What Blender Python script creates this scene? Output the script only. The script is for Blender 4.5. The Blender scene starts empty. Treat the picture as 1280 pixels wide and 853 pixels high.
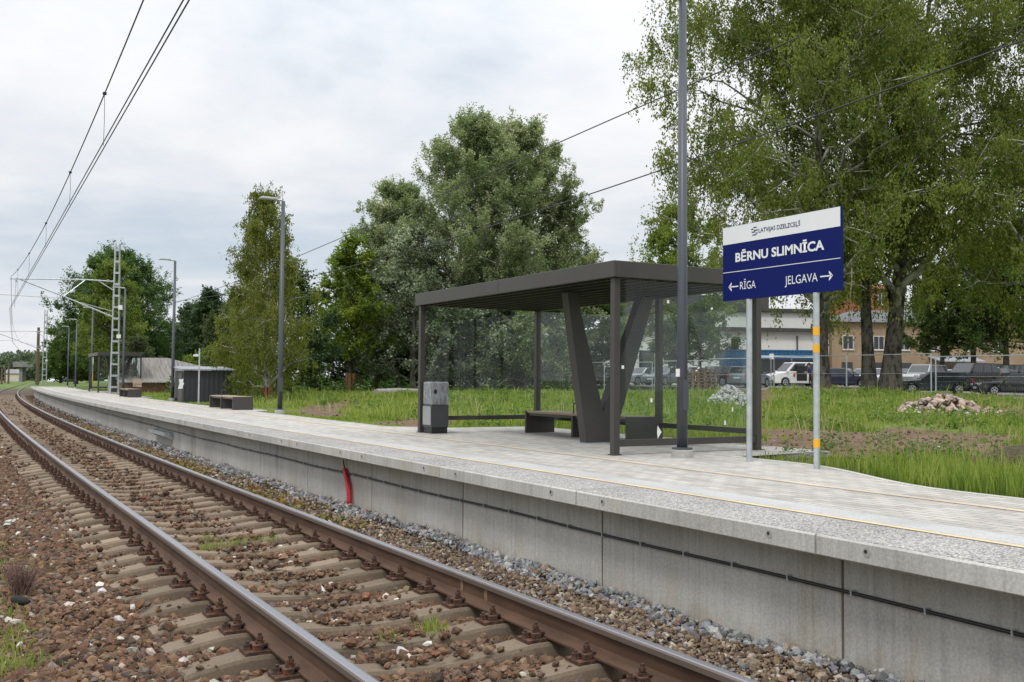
import bpy, bmesh, math, random
import numpy as np
from mathutils import Vector, Matrix
R = math.radians
random.seed(4)
scene = bpy.context.scene
COL = scene.collection

# ------------------------------------------------------------------ camera
CAM_Z, F_PX = 1.4307, 1244.4
YAW, PITCH, ROLL = .5219, .0395, .0077
def cam_axes():
    cy, sy, cp, sp = math.cos(YAW), math.sin(YAW), math.cos(PITCH), math.sin(PITCH)
    F = np.array([sy*cp, cy*cp, sp]); Rt = np.array([cy, -sy, 0.]); U = np.cross(Rt, F)
    cr, sr = math.cos(ROLL), math.sin(ROLL)
    return F, Rt*cr + U*sr, U*cr - Rt*sr
CF, CR, CU = cam_axes()
cam = bpy.data.objects.new('camera', bpy.data.cameras.new('camera'))
COL.objects.link(cam)
cam.data.sensor_width = 36; cam.data.lens = 35
cam.data.clip_start = .05; cam.data.clip_end = 6000
mw = Matrix.Identity(4)
for i in range(3):
    mw[i][0], mw[i][1], mw[i][2] = CR[i], CU[i], -CF[i]
mw[2][3] = CAM_Z
cam.matrix_world = mw
scene.camera = cam

# ------------------------------------------------------------------ light, sky, exposure
SUN_EL, SUN_AZ = R(52), R(232)      # azimuth clockwise from +Y
def build_world():
    w = bpy.data.worlds.new('World'); scene.world = w; w.use_nodes = True
    nt = w.node_tree; N = nt.nodes; L = nt.links
    for n in list(N): N.remove(n)
    out = N.new('ShaderNodeOutputWorld')
    sky = N.new('ShaderNodeTexSky'); sky.sky_type = 'NISHITA'; sky.sun_disc = False
    sky.sun_elevation = SUN_EL; sky.sun_rotation = SUN_AZ
    b1 = N.new('ShaderNodeBackground'); b1.inputs[1].default_value = .12
    L.new(sky.outputs[0], b1.inputs[0])
    tc = N.new('ShaderNodeTexCoord')
    sep = N.new('ShaderNodeSeparateXYZ'); L.new(tc.outputs['Generated'], sep.inputs[0])
    def math_(op, a, b=None, c=None):
        m = N.new('ShaderNodeMath'); m.operation = op
        for i, v in enumerate((a, b, c)):
            if v is None: continue
            if isinstance(v, (int, float)): m.inputs[i].default_value = v
            else: L.new(v, m.inputs[i])
        return m.outputs[0]
    zz = math_('MAXIMUM', sep.outputs[2], 0.0)
    den = math_('ADD', zz, .16)
    cx = math_('DIVIDE', sep.outputs[0], den); cy = math_('DIVIDE', sep.outputs[1], den)
    comb = N.new('ShaderNodeCombineXYZ'); L.new(cx, comb.inputs[0]); L.new(cy, comb.inputs[1])
    def noise(scale, det, rough, dist=0., off=0.):
        mp = N.new('ShaderNodeMapping'); mp.inputs['Location'].default_value = (off, off*.7, 0)
        L.new(comb.outputs[0], mp.inputs[0])
        n = N.new('ShaderNodeTexNoise'); n.inputs['Scale'].default_value = scale
        n.inputs['Detail'].default_value = det; n.inputs['Roughness'].default_value = rough
        n.inputs['Distortion'].default_value = dist
        L.new(mp.outputs[0], n.inputs['Vector']); return n.outputs['Fac']
    big = noise(.62, 5, .55, .3, 3.1); small = noise(1.7, 7, .6, .2, 7.7)
    s = math_('ADD', math_('MULTIPLY', big, .65), math_('MULTIPLY', small, .35))
    # cloud brightness
    cr = N.new('ShaderNodeValToRGB'); L.new(s, cr.inputs[0])
    el = cr.color_ramp.elements
    el[0].position = .34; el[0].color = (.62, .685, .765, 1)
    el[1].position = .62; el[1].color = (.93, .935, .945, 1)
    e = cr.color_ramp.elements.new(.44); e.color = (.715, .76, .82, 1)
    e = cr.color_ramp.elements.new(.525); e.color = (.845, .86, .89, 1)
    # overcast sky gets brighter towards the zenith, above the frame
    up = math_('MULTIPLY_ADD', math_('POWER', zz, 2.3), 2.1, 1.0)
    b2 = N.new('ShaderNodeBackground'); L.new(cr.outputs[0], b2.inputs[0]); L.new(up, b2.inputs[1])
    cov = N.new('ShaderNodeMapRange'); L.new(s, cov.inputs[0])
    cov.inputs[1].default_value = .33; cov.inputs[2].default_value = .46
    cov.inputs[3].default_value = .72; cov.inputs[4].default_value = 1.0
    mx = N.new('ShaderNodeMixShader'); L.new(cov.outputs[0], mx.inputs[0])
    L.new(b1.outputs[0], mx.inputs[1]); L.new(b2.outputs[0], mx.inputs[2])
    L.new(mx.outputs[0], out.inputs[0])
build_world()
sun = bpy.data.objects.new('sun', bpy.data.lights.new('sun', 'SUN'))
COL.objects.link(sun)
sun.data.energy = 1.5; sun.data.angle = R(10); sun.data.color = (1, .965, .91)
sd = Vector((math.sin(SUN_AZ)*math.cos(SUN_EL), math.cos(SUN_AZ)*math.cos(SUN_EL), math.sin(SUN_EL)))
sun.rotation_euler = sd.to_track_quat('Z', 'Y').to_euler()
scene.view_settings.view_transform = 'Standard'
scene.view_settings.look = 'None'
scene.view_settings.exposure = 0.0
scene.view_settings.gamma = 1
scene.render.engine = 'CYCLES'
scene.cycles.max_bounces = 8; scene.cycles.transparent_max_bounces = 12
scene.cycles.diffuse_bounces = 4; scene.cycles.glossy_bounces = 3; scene.cycles.transmission_bounces = 4
scene.cycles.caustics_reflective = False; scene.cycles.caustics_refractive = False
scene.cycles.use_denoising = True

# ------------------------------------------------------------------ survey helpers: photo pixel -> point of the place
def ray(px, py):
    return CF + CR*(px-640)/F_PX - CU*(py-426.5)/F_PX
def on_z(px, py, z):
    d = ray(px, py); return np.array([0, 0, CAM_Z]) + d*(z-CAM_Z)/d[2]
def at_depth(px, Z, z=0., py=478):
    d = ray(px, py); p = d*Z; return np.array([p[0], p[1], z])
def height_at(px, py, Z):
    d = ray(px, py); return CAM_Z + d[2]*Z
def project(P):
    d = np.asarray(P, float) - np.array([0, 0, CAM_Z]); z = d @ CF
    return 640 + F_PX*(d @ CR)/z, 426.5 - F_PX*(d @ CU)/z, z
K = .0192
def dev(t):
    t = np.maximum(np.asarray(t, float)-13, 0)
    return np.where(t < 117, (K*t)**2, (K*117)**2 + 2*K*K*117*(t-117))
def slope(t):
    return 2*K*K*min(max(t-13, 0), 117)
def trk(u, t, z=0.):
    return np.array([u + float(dev(t)), t, z])
def trk_rot(t): return -math.atan(slope(t))
def sstep(x, a, b):
    t = np.clip((np.asarray(x, float)-a)/(b-a), 0, 1); return t*t*(3-2*t)
ZP = .558          # platform top
def hnoise(x, y, s=1.):
    x = np.asarray(x, float)*s; y = np.asarray(y, float)*s
    return (np.sin(x*1.3+y*.7)+np.sin(x*.51-y*1.13+1.7)+np.sin(x*2.3+y*1.9+.4)*.5+np.sin(-x*3.1+y*2.7+2.)*.35)/2.85
HUMP = at_depth(1000, 45); HUMP2 = at_depth(1120, 27); HUMP3 = at_depth(640, 44); HUMP_A = .40
def ground_h(x, y):
    x = np.asarray(x, float); y = np.asarray(y, float); u = x - dev(y)
    left = -.30 - .25*sstep(u, .9, -2.5) - .2*sstep(u, -3, -9) + .03*hnoise(x, y, .6)*sstep(u, 0, -3)
    right = .505 + .20*sstep(u, 9, 36) + .045*hnoise(x, y, .8)*sstep(u, 7.6, 10.5) + HUMP_A*np.exp(-((x-HUMP[0])**2+(y-HUMP[1])**2)/42.) + .20*np.exp(-((x-HUMP3[0])**2+(y-HUMP3[1])**2)/60.) + .12*np.exp(-((x-HUMP2[0])**2+(y-HUMP2[1])**2)/14.)
    return np.where(u < 4.76, np.where(y > 100, left*.3+.1*sstep(u, 3, 6), left), right)

# ------------------------------------------------------------------ materials
MATS = {}
def nodes(name):
    m = bpy.data.materials.new(name); m.use_nodes = True
    nt = m.node_tree; b = nt.nodes['Principled BSDF']; return m, nt, nt.nodes, nt.links, b
def ramp(N, stops):
    r = N.new('ShaderNodeValToRGB'); e = r.color_ramp.elements
    e[0].position, e[0].color = stops[0][0], (*stops[0][1], 1)
    e[1].position, e[1].color = stops[-1][0], (*stops[-1][1], 1)
    for p, c in stops[1:-1]:
        q = e.new(p); q.color = (*c, 1)
    return r
def tex_noise(N, L, vec, scale, det=6, rough=.6, stretch=None):
    if stretch:
        mp = N.new('ShaderNodeMapping'); mp.inputs['Scale'].default_value = stretch
        L.new(vec, mp.inputs[0]); vec = mp.outputs[0]
    n = N.new('ShaderNodeTexNoise'); n.inputs['Scale'].default_value = scale
    n.inputs['Detail'].default_value = det; n.inputs['Roughness'].default_value = rough
    L.new(vec, n.inputs['Vector']); return n.outputs['Fac']
def mixc(N, L, fac, a, b, mode='MIX'):
    m = N.new('ShaderNodeMix'); m.data_type = 'RGBA'; m.blend_type = mode
    for sock, v in ((m.inputs[0], fac), (m.inputs[6], a), (m.inputs[7], b)):
        if isinstance(v, (int, float)): sock.default_value = v
        elif isinstance(v, tuple): sock.default_value = (*v, 1)
        else: L.new(v, sock)
    return m.outputs[2]
def bump(N, L, b, h, strength=.3, dist=.01):
    bp = N.new('ShaderNodeBump'); bp.inputs['Strength'].default_value = strength
    bp.inputs['Distance'].default_value = dist
    L.new(h, bp.inputs['Height']); L.new(bp.outputs[0], b.inputs['Normal'])
def simple(name, col, rough=.6, metal=0., var=.12, scale=6., bmp=0., spec=.5, rnd=0., stretch=None, coords='Object'):
    if name in MATS: return MATS[name]
    m, nt, N, L, b = nodes(name)
    tc = N.new('ShaderNodeTexCoord')
    f = tex_noise(N, L, tc.outputs[coords], scale, 5, .6, stretch)
    r = ramp(N, [(.3, tuple(c*(1-var) for c in col)), (.7, tuple(min(c*(1+var), 1) for c in col))])
    L.new(f, r.inputs[0]); c = r.outputs[0]
    if rnd:
        oi = N.new('ShaderNodeObjectInfo')
        mr = N.new('ShaderNodeMapRange'); L.new(oi.outputs['Random'], mr.inputs[0])
        mr.inputs[3].default_value = 1-rnd; mr.inputs[4].default_value = 1+rnd
        c = mixc(N, L, 1., c, mr.outputs[0], 'MULTIPLY')
    L.new(c, b.inputs['Base Color'])
    b.inputs['Roughness'].default_value = rough; b.inputs['Metallic'].default_value = metal
    b.inputs['Specular IOR Level'].default_value = spec
    if bmp: bump(N, L, b, f, bmp)
    MATS[name] = m; return m

def concrete(name, col, streak=True, rnd=.06, spots=True, seam=0.):
    m, nt, N, L, b = nodes(name)
    tc = N.new('ShaderNodeTexCoord'); oi = N.new('ShaderNodeObjectInfo')
    va = N.new('ShaderNodeVectorMath'); va.operation = 'MULTIPLY_ADD'
    L.new(oi.outputs['Random'], va.inputs[0]); va.inputs[1].default_value = (37, 11, 5)
    L.new(tc.outputs['Object'], va.inputs[2]); v = va.outputs[0]
    f1 = tex_noise(N, L, v, 1.1, 4, .55)
    c = ramp(N, [(.3, tuple(x*.82 for x in col)), (.5, col), (.72, tuple(x*1.15 for x in col))])
    L.new(f1, c.inputs[0]); c = c.outputs[0]
    f2 = tex_noise(N, L, v, 60, 3, .6)
    r2 = ramp(N, [(.35, (.86, .86, .86)), (.65, (1.1, 1.1, 1.1))]); L.new(f2, r2.inputs[0])
    c = mixc(N, L, 1., c, r2.outputs[0], 'MULTIPLY')
    if streak:
        f3 = tex_noise(N, L, v, 1., 5, .65, (26, 26, .7))
        r3 = ramp(N, [(.32, (.84, .84, .835)), (.5, (1, 1, 1)), (.7, (1.08, 1.08, 1.07))]); L.new(f3, r3.inputs[0])
        c = mixc(N, L, 1., c, r3.outputs[0], 'MULTIPLY')
        f4 = tex_noise(N, L, v, 1., 3, .5, (2.6, 2.6, .35))
        r4 = ramp(N, [(.55, (1, 1, 1)), (.72, (.93, .88, .80))]); L.new(f4, r4.inputs[0])
        c = mixc(N, L, 1., c, r4.outputs[0], 'MULTIPLY')
    if name == 'wall_concrete':
        sz = N.new('ShaderNodeSeparateXYZ'); L.new(tc.outputs['Object'], sz.inputs[0])
        f5 = tex_noise(N, L, v, 1., 4, .6, (9, 9, .25)); mz = N.new('ShaderNodeMapRange'); L.new(sz.outputs[2], mz.inputs[0])
        mz.inputs[1].default_value = -.1; mz.inputs[2].default_value = .45; mz.inputs[3].default_value = -.10; mz.inputs[4].default_value = .10
        ad = N.new('ShaderNodeMath'); L.new(f5, ad.inputs[0]); L.new(mz.outputs[0], ad.inputs[1])
        r5 = ramp(N, [(.56, (1, 1, 1)), (.72, (.86, .85, .83))]); L.new(ad.outputs[0], r5.inputs[0]); c = mixc(N, L, 1., c, r5.outputs[0], 'MULTIPLY')
        f6 = tex_noise(N, L, v, 5., 5, .65); mz2 = N.new('ShaderNodeMapRange'); L.new(sz.outputs[2], mz2.inputs[0])
        mz2.inputs[1].default_value = -.3; mz2.inputs[2].default_value = .0; mz2.inputs[3].default_value = .16; mz2.inputs[4].default_value = -.12
        a2 = N.new('ShaderNodeMath'); L.new(f6, a2.inputs[0]); L.new(mz2.outputs[0], a2.inputs[1])
        r6 = ramp(N, [(.5, (1, 1, 1)), (.7, (.90, .85, .79))]); L.new(a2.outputs[0], r6.inputs[0]); c = mixc(N, L, 1., c, r6.outputs[0], 'MULTIPLY')
    if spots:
        vo = N.new('ShaderNodeTexVoronoi'); vo.inputs['Scale'].default_value = 22; L.new(v, vo.inputs['Vector'])
        rv = ramp(N, [(.03, (.55, .55, .55)), (.06, (1, 1, 1))]); L.new(vo.outputs['Distance'], rv.inputs[0])
        c = mixc(N, L, 1., c, rv.outputs[0], 'MULTIPLY')
    mr = N.new('ShaderNodeMapRange'); L.new(oi.outputs['Random'], mr.inputs[0])
    mr.inputs[3].default_value = 1-rnd; mr.inputs[4].default_value = 1+rnd
    c = mixc(N, L, 1., c, mr.outputs[0], 'MULTIPLY')
    L.new(c, b.inputs['Base Color']); b.inputs['Roughness'].default_value = .85
    b.inputs['Specular IOR Level'].default_value = .25
    bump(N, L, b, f2, .25, .004)
    MATS[name] = m; return m

def attr_mat(name, attr, rough=.9, noise_amt=.25, scale=40., bmp=.0, spec=.2):
    m, nt, N, L, b = nodes(name)
    a = N.new('ShaderNodeAttribute'); a.attribute_name = attr
    g = N.new('ShaderNodeNewGeometry')
    f = tex_noise(N, L, g.outputs['Position'], scale, 4, .65)
    r = ramp(N, [(.3, (1-noise_amt,)*3), (.7, (1+noise_amt,)*3)]); L.new(f, r.inputs[0])
    c = mixc(N, L, 1., a.outputs['Color'], r.outputs[0], 'MULTIPLY')
    L.new(c, b.inputs['Base Color']); b.inputs['Roughness'].default_value = rough
    b.inputs['Specular IOR Level'].default_value = spec
    if bmp: bump(N, L, b, f, bmp, .02)
    MATS[name] = m; return m

def leaf_mat(name, stops, trans=.35, rough=.55, scale=.5):
    m, nt, N, L, b = nodes(name)
    g = N.new('ShaderNodeNewGeometry')
    f = tex_noise(N, L, g.outputs['Position'], scale, 3, .5)
    ad = N.new('ShaderNodeMath'); ad.operation = 'MULTIPLY_ADD'
    L.new(f, ad.inputs[0]); ad.inputs[1].default_value = .9
    ml = N.new('ShaderNodeMath'); ml.operation = 'MULTIPLY'; L.new(g.outputs['Random Per Island'], ml.inputs[0]); ml.inputs[1].default_value = .55
    sb = N.new('ShaderNodeMath'); sb.operation = 'SUBTRACT'; L.new(ml.outputs[0], sb.inputs[0]); sb.inputs[1].default_value = .2
    L.new(sb.outputs[0], ad.inputs[2])
    r = ramp(N, stops); L.new(ad.outputs[0], r.inputs[0])
    L.new(r.outputs[0], b.inputs['Base Color']); b.inputs['Roughness'].default_value = rough
    b.inputs['Specular IOR Level'].default_value = .35
    t = N.new('ShaderNodeBsdfTranslucent')
    tc = mixc(N, L, 1., r.outputs[0], (1.15, 1.2, .6), 'MULTIPLY'); L.new(tc, t.inputs[0])
    mx = N.new('ShaderNodeMixShader'); mx.inputs[0].default_value = trans
    L.new(b.outputs[0], mx.inputs[1]); L.new(t.outputs[0], mx.inputs[2])
    L.new(mx.outputs[0], N['Material Output'].inputs[0])
    MATS[name] = m; return m

def glass_mat(name, tint=(.955, .98, .972), refl=.9, dust=.006):
    m, nt, N, L, b = nodes(name); N.remove(b)
    t = N.new('ShaderNodeBsdfTransparent'); t.inputs[0].default_value = (*tint, 1)
    g = N.new('ShaderNodeBsdfGlossy'); g.inputs['Roughness'].default_value = .02; g.inputs[0].default_value = (refl, refl, refl, 1)
    lw = N.new('ShaderNodeLayerWeight'); lw.inputs[0].default_value = .5
    pw = N.new('ShaderNodeMath'); pw.operation = 'POWER'; L.new(lw.outputs['Facing'], pw.inputs[0]); pw.inputs[1].default_value = 4.6
    fr = N.new('ShaderNodeMath'); fr.operation = 'MULTIPLY_ADD'; L.new(pw.outputs[0], fr.inputs[0]); fr.inputs[1].default_value = .9; fr.inputs[2].default_value = .016
    mx = N.new('ShaderNodeMixShader'); L.new(fr.outputs[0], mx.inputs[0])
    L.new(t.outputs[0], mx.inputs[1]); L.new(g.outputs[0], mx.inputs[2])
    d = N.new('ShaderNodeBsdfDiffuse'); d.inputs[0].default_value = (.7, .72, .7, 1)
    m2 = N.new('ShaderNodeMixShader'); m2.inputs[0].default_value = dust
    L.new(mx.outputs[0], m2.inputs[1]); L.new(d.outputs[0], m2.inputs[2])
    L.new(m2.outputs[0], N['Material Output'].inputs[0])
    MATS[name] = m; return m

# ------------------------------------------------------------------ mesh helpers
class MB:
    def __init__(s): s.v = []; s.f = []; s.mi = []
    def add(s, vs, fs, mi=0):
        o = len(s.v); s.v += [tuple(map(float, p)) for p in vs]
        s.f += [tuple(i+o for i in f) for f in fs]; s.mi += [mi]*len(fs); return s
    def box(s, x0, x1, y0, y1, z0, z1, mi=0):
        v = [(x, y, z) for z in (z0, z1) for y in (y0, y1) for x in (x0, x1)]
        return s.add(v, [(0, 2, 3, 1), (4, 5, 7, 6), (0, 1, 5, 4), (2, 6, 7, 3), (0, 4, 6, 2), (1, 3, 7, 5)], mi)
    def quad(s, a, b, c, d, mi=0): return s.add([a, b, c, d], [(0, 1, 2, 3)], mi)
    def tube(s, pts, rad, n=8, mi=0, caps=True):
        pts = [Vector(p) for p in pts]
        if isinstance(rad, (int, float)): rad = [rad]*len(pts)
        vs = []; ref = None
        for i, p in enumerate(pts):
            d = (pts[min(i+1, len(pts)-1)]-pts[max(i-1, 0)]).normalized()
            if ref is None or abs(ref.dot(d)) > .95: ref = Vector((1, 0, 0)) if abs(d.x) < .8 else Vector((0, 1, 0))
            a = d.cross(ref).normalized(); c = d.cross(a).normalized(); ref = c.cross(d) if False else ref
            for k in range(n):
                t = 2*math.pi*k/n; vs.append(p + (a*math.cos(t)+c*math.sin(t))*rad[i])
        fs = []
        for i in range(len(pts)-1):
            for k in range(n):
                fs.append((i*n+k, i*n+(k+1) % n, (i+1)*n+(k+1) % n, (i+1)*n+k))
        if caps: fs += [tuple(range(n-1, -1, -1)), tuple(range((len(pts)-1)*n, len(pts)*n))]
        return s.add(vs, fs, mi)
    def prism(s, poly, axis, a0, a1, mi=0):
        """poly: list of 2D points in the plane across the axis ('x': (y,z), 'y': (x,z), 'z': (x,y))"""
        n = len(poly)
        def P(q, a): return {'x': (a, q[0], q[1]), 'y': (q[0], a, q[1]), 'z': (q[0], q[1], a)}[axis]
        vs = [P(q, a0) for q in poly] + [P(q, a1) for q in poly]
        fs = [tuple(range(n-1, -1, -1)), tuple(range(n, 2*n))] + [(i, (i+1) % n, n+(i+1) % n, n+i) for i in range(n)]
        return s.add(vs, fs, mi)
    def lathe(s, prof, n=16, c=(0, 0, 0), axis='z', mi=0):
        vs = []
        for r, h in prof:
            for k in range(n):
                t = 2*math.pi*k/n; a, b_ = r*math.cos(t), r*math.sin(t)
                p = {'z': (a, b_, h), 'y': (a, h, b_), 'x': (h, a, b_)}[axis]
                vs.append((p[0]+c[0], p[1]+c[1], p[2]+c[2]))
        fs = [(i*n+k, i*n+(k+1) % n, (i+1)*n+(k+1) % n, (i+1)*n+k) for i in range(len(prof)-1) for k in range(n)]
        fs += [tuple(range(n-1, -1, -1)), tuple(range((len(prof)-1)*n, len(prof)*n))]
        return s.add(vs, fs, mi)
    def build(s, name, mats, parent=None, bevel=0., smooth=False, recalc=True):
        me = bpy.data.meshes.new(name); me.from_pydata(s.v, [], s.f)
        if not isinstance(mats, (list, tuple)): mats = [mats]
        for m in mats: me.materials.append(m)
        if len(mats) > 1: me.polygons.foreach_set('material_index', s.mi)
        if recalc:
            bm = bmesh.new(); bm.from_mesh(me); bmesh.ops.recalc_face_normals(bm, faces=bm.faces); bm.to_mesh(me); bm.free()
        if smooth: me.polygons.foreach_set('use_smooth', [True]*len(me.polygons))
        me.update()
        o = bpy.data.objects.new(name, me); COL.objects.link(o)
        if parent: o.parent = parent
        if bevel:
            b = o.modifiers.new('bevel', 'BEVEL'); b.width = bevel; b.segments = 2; b.limit_method = 'ANGLE'; b.angle_limit = R(35)
        return o
def np_mesh(name, V, Fc, mat, parent=None, col=None, uv=None, smooth=False):
    V = np.ascontiguousarray(V, np.float32).reshape(-1, 3); Fc = np.ascontiguousarray(Fc, np.int32)
    k = Fc.shape[1]; n = Fc.shape[0]
    me = bpy.data.meshes.new(name)
    me.vertices.add(len(V)); me.vertices.foreach_set('co', V.ravel())
    me.loops.add(n*k); me.loops.foreach_set('vertex_index', Fc.ravel())
    me.polygons.add(n); me.polygons.foreach_set('loop_start', np.arange(0, n*k, k, dtype=np.int32))
    me.polygons.foreach_set('loop_total', np.full(n, k, np.int32))
    if col is not None:
        a = me.color_attributes.new('col', 'FLOAT_COLOR', 'POINT')
        c = np.ones((len(V), 4), np.float32); c[:, :3] = col; a.data.foreach_set('color', c.ravel())
    if uv is not None:
        l = me.uv_layers.new(name='UVMap'); l.data.foreach_set('uv', np.asarray(uv, np.float32)[Fc.ravel()].ravel())
    me.polygons.foreach_set('use_smooth', np.full(n, smooth))
    me.materials.append(mat); me.update(calc_edges=True); me.validate()
    o = bpy.data.objects.new(name, me); COL.objects.link(o)
    if parent: o.parent = parent
    return o
def tag(o, label=None, cat=None, group=None, kind=None):
    for k, v in (('label', label), ('category', cat), ('group', group), ('kind', kind)):
        if v: o[k] = v
    if cat and not kind: o['kind'] = 'thing'
    if label and len(label.split()) > 16: print('LONG LABEL', len(label.split()), label)
    return o
def thing(name, label, cat, loc=(0, 0, 0), rz=0., group=None):
    o = bpy.data.objects.new(name, None); COL.objects.link(o); o.empty_display_size = .2
    o.location = tuple(map(float, loc)); o.rotation_euler = (0, 0, rz)
    return tag(o, label, cat, group)
def kids(o): return [c for c in bpy.data.objects if c.parent == o]
def copy_tree(o, label=None, parent=None):
    c = o.copy(); COL.objects.link(c)
    if parent: c.parent = parent
    for ch in kids(o): copy_tree(ch, None, c)
    if label: c['label'] = label
    return c
def structure(o): o['kind'] = 'structure'; return o
def stuff(o, label, cat): return tag(o, label, cat, None, 'stuff')

M_WALL = concrete('wall_concrete', (.445, .432, .40))
M_COPE = concrete('coping_concrete', (.44, .428, .40), streak=True, rnd=.04)
M_STEEL = simple('dark_taupe_steel', (.050, .045, .040), .45, 0., .08, 3., spec=.5)
M_POLE = simple('blue_grey_pole_paint', (.062, .069, .085), .42, 0., .06, 2.)
M_GALV = simple('galvanised_steel', (.50, .53, .55), .42, .65, .18, 9.)
M_BLACK = simple('black_plastic', (.012, .012, .013), .4, 0, .1)
M_WOOD = simple('bench_wood', (.31, .215, .145), .55, 0, .25, 5., stretch=(1, 12, 12))
M_WHITE = simple('white_paint', (.78, .78, .76), .5, 0, .04)
M_RUBBER = simple('tyre_rubber', (.018, .018, .019), .8, 0, .1)
M_GLASS = glass_mat('clear_glass')
M_CARGLASS = simple('dark_car_glass', (.022, .028, .03), .08, 0, .05, spec=.7)
M_RIM = simple('wheel_rim_alloy', (.55, .56, .58), .35, .6, .05)
M_CABLE = simple('wire_metal', (.045, .048, .052), .5, .4, .05)
# ================================================================== GROUND
DIRT = [  # photo outlines of bare earth, read onto the ground
    [(938, 531), (1000, 534), (1060, 537), (1135, 533), (1285, 541), (1290, 582), (1200, 572), (1130, 571), (1060, 563), (985, 562), (940, 556)],
    [(362, 513), (390, 505), (452, 500), (450, 506), (424, 511), (436, 519), (400, 518)],
    [(470, 526), (505, 519), (562, 514), (580, 522), (560, 533), (500, 531)],
    [(700, 520), (760, 518), (790, 523), (740, 528)],
    [(905, 500), (960, 497), (965, 512), (935, 520)],
    [(1215, 515), (1290, 513), (1290, 528), (1230, 524)],
]
SPARSE = [(905, 553), (985, 561), (1060, 562), (1130, 570), (1200, 571), (1290, 581), (1290, 594), (1180, 584), (1120, 588), (1060, 585), (1000, 578), (950, 574)]
DIRTW = [np.array([on_z(x, y, .58)[:2] for x, y in P]) for P in DIRT]
SPARSEW = np.array([on_z(x, y, .56)[:2] for x, y in SPARSE])
def sparse_mask(x, y):
    return in_poly(x+.25*hnoise(x, y, 2.), y+.25*hnoise(y, x, 2.3), SPARSEW)
def in_poly(x, y, P):
    ins = np.zeros(x.shape, bool); n = len(P); j = n-1
    for i in range(n):
        c = ((P[i, 1] > y) != (P[j, 1] > y)) & (x < (P[j, 0]-P[i, 0])*(y-P[i, 1])/(P[j, 1]-P[i, 1]+1e-12)+P[i, 0])
        ins ^= c; j = i
    return ins
def dirt_mask(x, y):
    x = np.asarray(x, float); y = np.asarray(y, float)
    xx = x + .35*hnoise(x, y, 2.1) + .12*hnoise(y, x, 6); yy = y + .35*hnoise(y, x, 1.9) + .12*hnoise(x, y, 7)
    m = np.zeros(x.shape, bool)
    for P in DIRTW: m |= in_poly(xx, yy, P)
    return m
def edge_u(t):
    """outer edge of the paving, measured across from the near-track line"""
    t = np.asarray(t, float)
    def bay(a0, a1, b1, b0, h): return h*sstep(t, a0, a1)*(1-sstep(t, b1, b0))
    e = 7.13 + .92*sstep(t, 5.2, 7.9)*(1-sstep(t, 16.2, 17.4))
    e = np.maximum(e, np.where((t > 8.95) & (t < 16.3), 9.75, 0))
    e = np.maximum(e, 7.13 + bay(26.3, 26.9, 31.0, 31.5, .55))
    e = np.maximum(e, 7.13 + bay(45.2, 45.8, 49.2, 49.8, .55))
    e = np.maximum(e, np.where((t > 60.) & (t < 67.5), 9.75, 0))
    return e
def build_ground():
    ys = np.unique(np.concatenate([np.linspace(-40, 0, 9), np.arange(0, 3, .35), np.arange(3, 28, .15), np.arange(28, 60, .35), np.arange(60, 130, 1.2), np.arange(130, 400, 12), np.geomspace(400, 4500, 18)]))
    us = np.unique(np.concatenate([-np.geomspace(12, 4000, 22), np.arange(-12, 4.7, .7), [4.74, 4.78], np.arange(5.2, 24, .15), np.arange(24, 32, .35), np.arange(32, 110, 1.6), np.geomspace(112, 4000, 22)]))
    U, Y = np.meshgrid(us, ys); X = U + dev(Y)
    Z = ground_h(X, Y)
    pave = (U > 4.76) & (U < edge_u(Y)+.05) & (Y < 98.5)
    Z = np.where(pave, .40, Z)
    far = np.hypot(X, Y); Z = np.where(far > 700, np.minimum(Z, .2), Z)
    V = np.stack([X, Y, Z], -1).reshape(-1, 3)
    nu, ny = len(us), len(ys)
    i = np.arange(nu*ny).reshape(ny, nu)
    Fc = np.stack([i[:-1, :-1], i[:-1, 1:], i[1:, 1:], i[1:, :-1]], -1).reshape(-1, 4)
    rng = np.random.default_rng(1)
    g = np.array([.10, .145, .038]); d = np.array([.135, .090, .060])
    n = hnoise(V[:, 0], V[:, 1], .9)[:, None]
    col = g*(1+.25*n) + np.array([.02, .008, 0])*np.clip(hnoise(V[:, 1], V[:, 0], .37)[:, None], 0, 1)
    dm = dirt_mask(V[:, 0], V[:, 1])[:, None]
    col = np.where(dm, d*(1+.3*hnoise(V[:, 0], V[:, 1], 5)[:, None]), col)
    sm_ = (sparse_mask(V[:, 0], V[:, 1])[:, None]) & ~dm
    col = np.where(sm_, np.array([.085, .078, .038])*(1+.3*hnoise(V[:, 0], V[:, 1], 4)[:, None]), col)
    uu = V[:, 0]-dev(V[:, 1])
    bal = ((uu < 4.76) & (uu > -3) & (V[:, 1] < 140))[:, None]
    col = np.where(bal, np.array([.10, .075, .058]), col)
    o = np_mesh('ground', V, Fc, attr_mat('ground_soil', 'col', .95, .35, 9., .5), col=col, smooth=True)
    return structure(o)
build_ground()
def strip(name, mat, u0f, u1f, z, t0, t1, dt=.5, nu=2):
    ts = np.arange(t0, t1+1e-6, dt); V = []; UV = []
    for t in ts:
        a, b_ = u0f(t), u1f(t)
        for k in range(nu):
            u = a+(b_-a)*k/(nu-1); zz = z(u, t) if callable(z) else z
            V.append((u+float(dev(t)), t, zz)); UV.append((t, u))
    i = np.arange(len(V)).reshape(len(ts), nu)
    Fc = np.stack([i[:-1, :-1], i[:-1, 1:], i[1:, 1:], i[1:, :-1]], -1).reshape(-1, 4)
    return structure(np_mesh(name, np.array(V), Fc, mat, uv=np.array(UV)))

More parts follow.
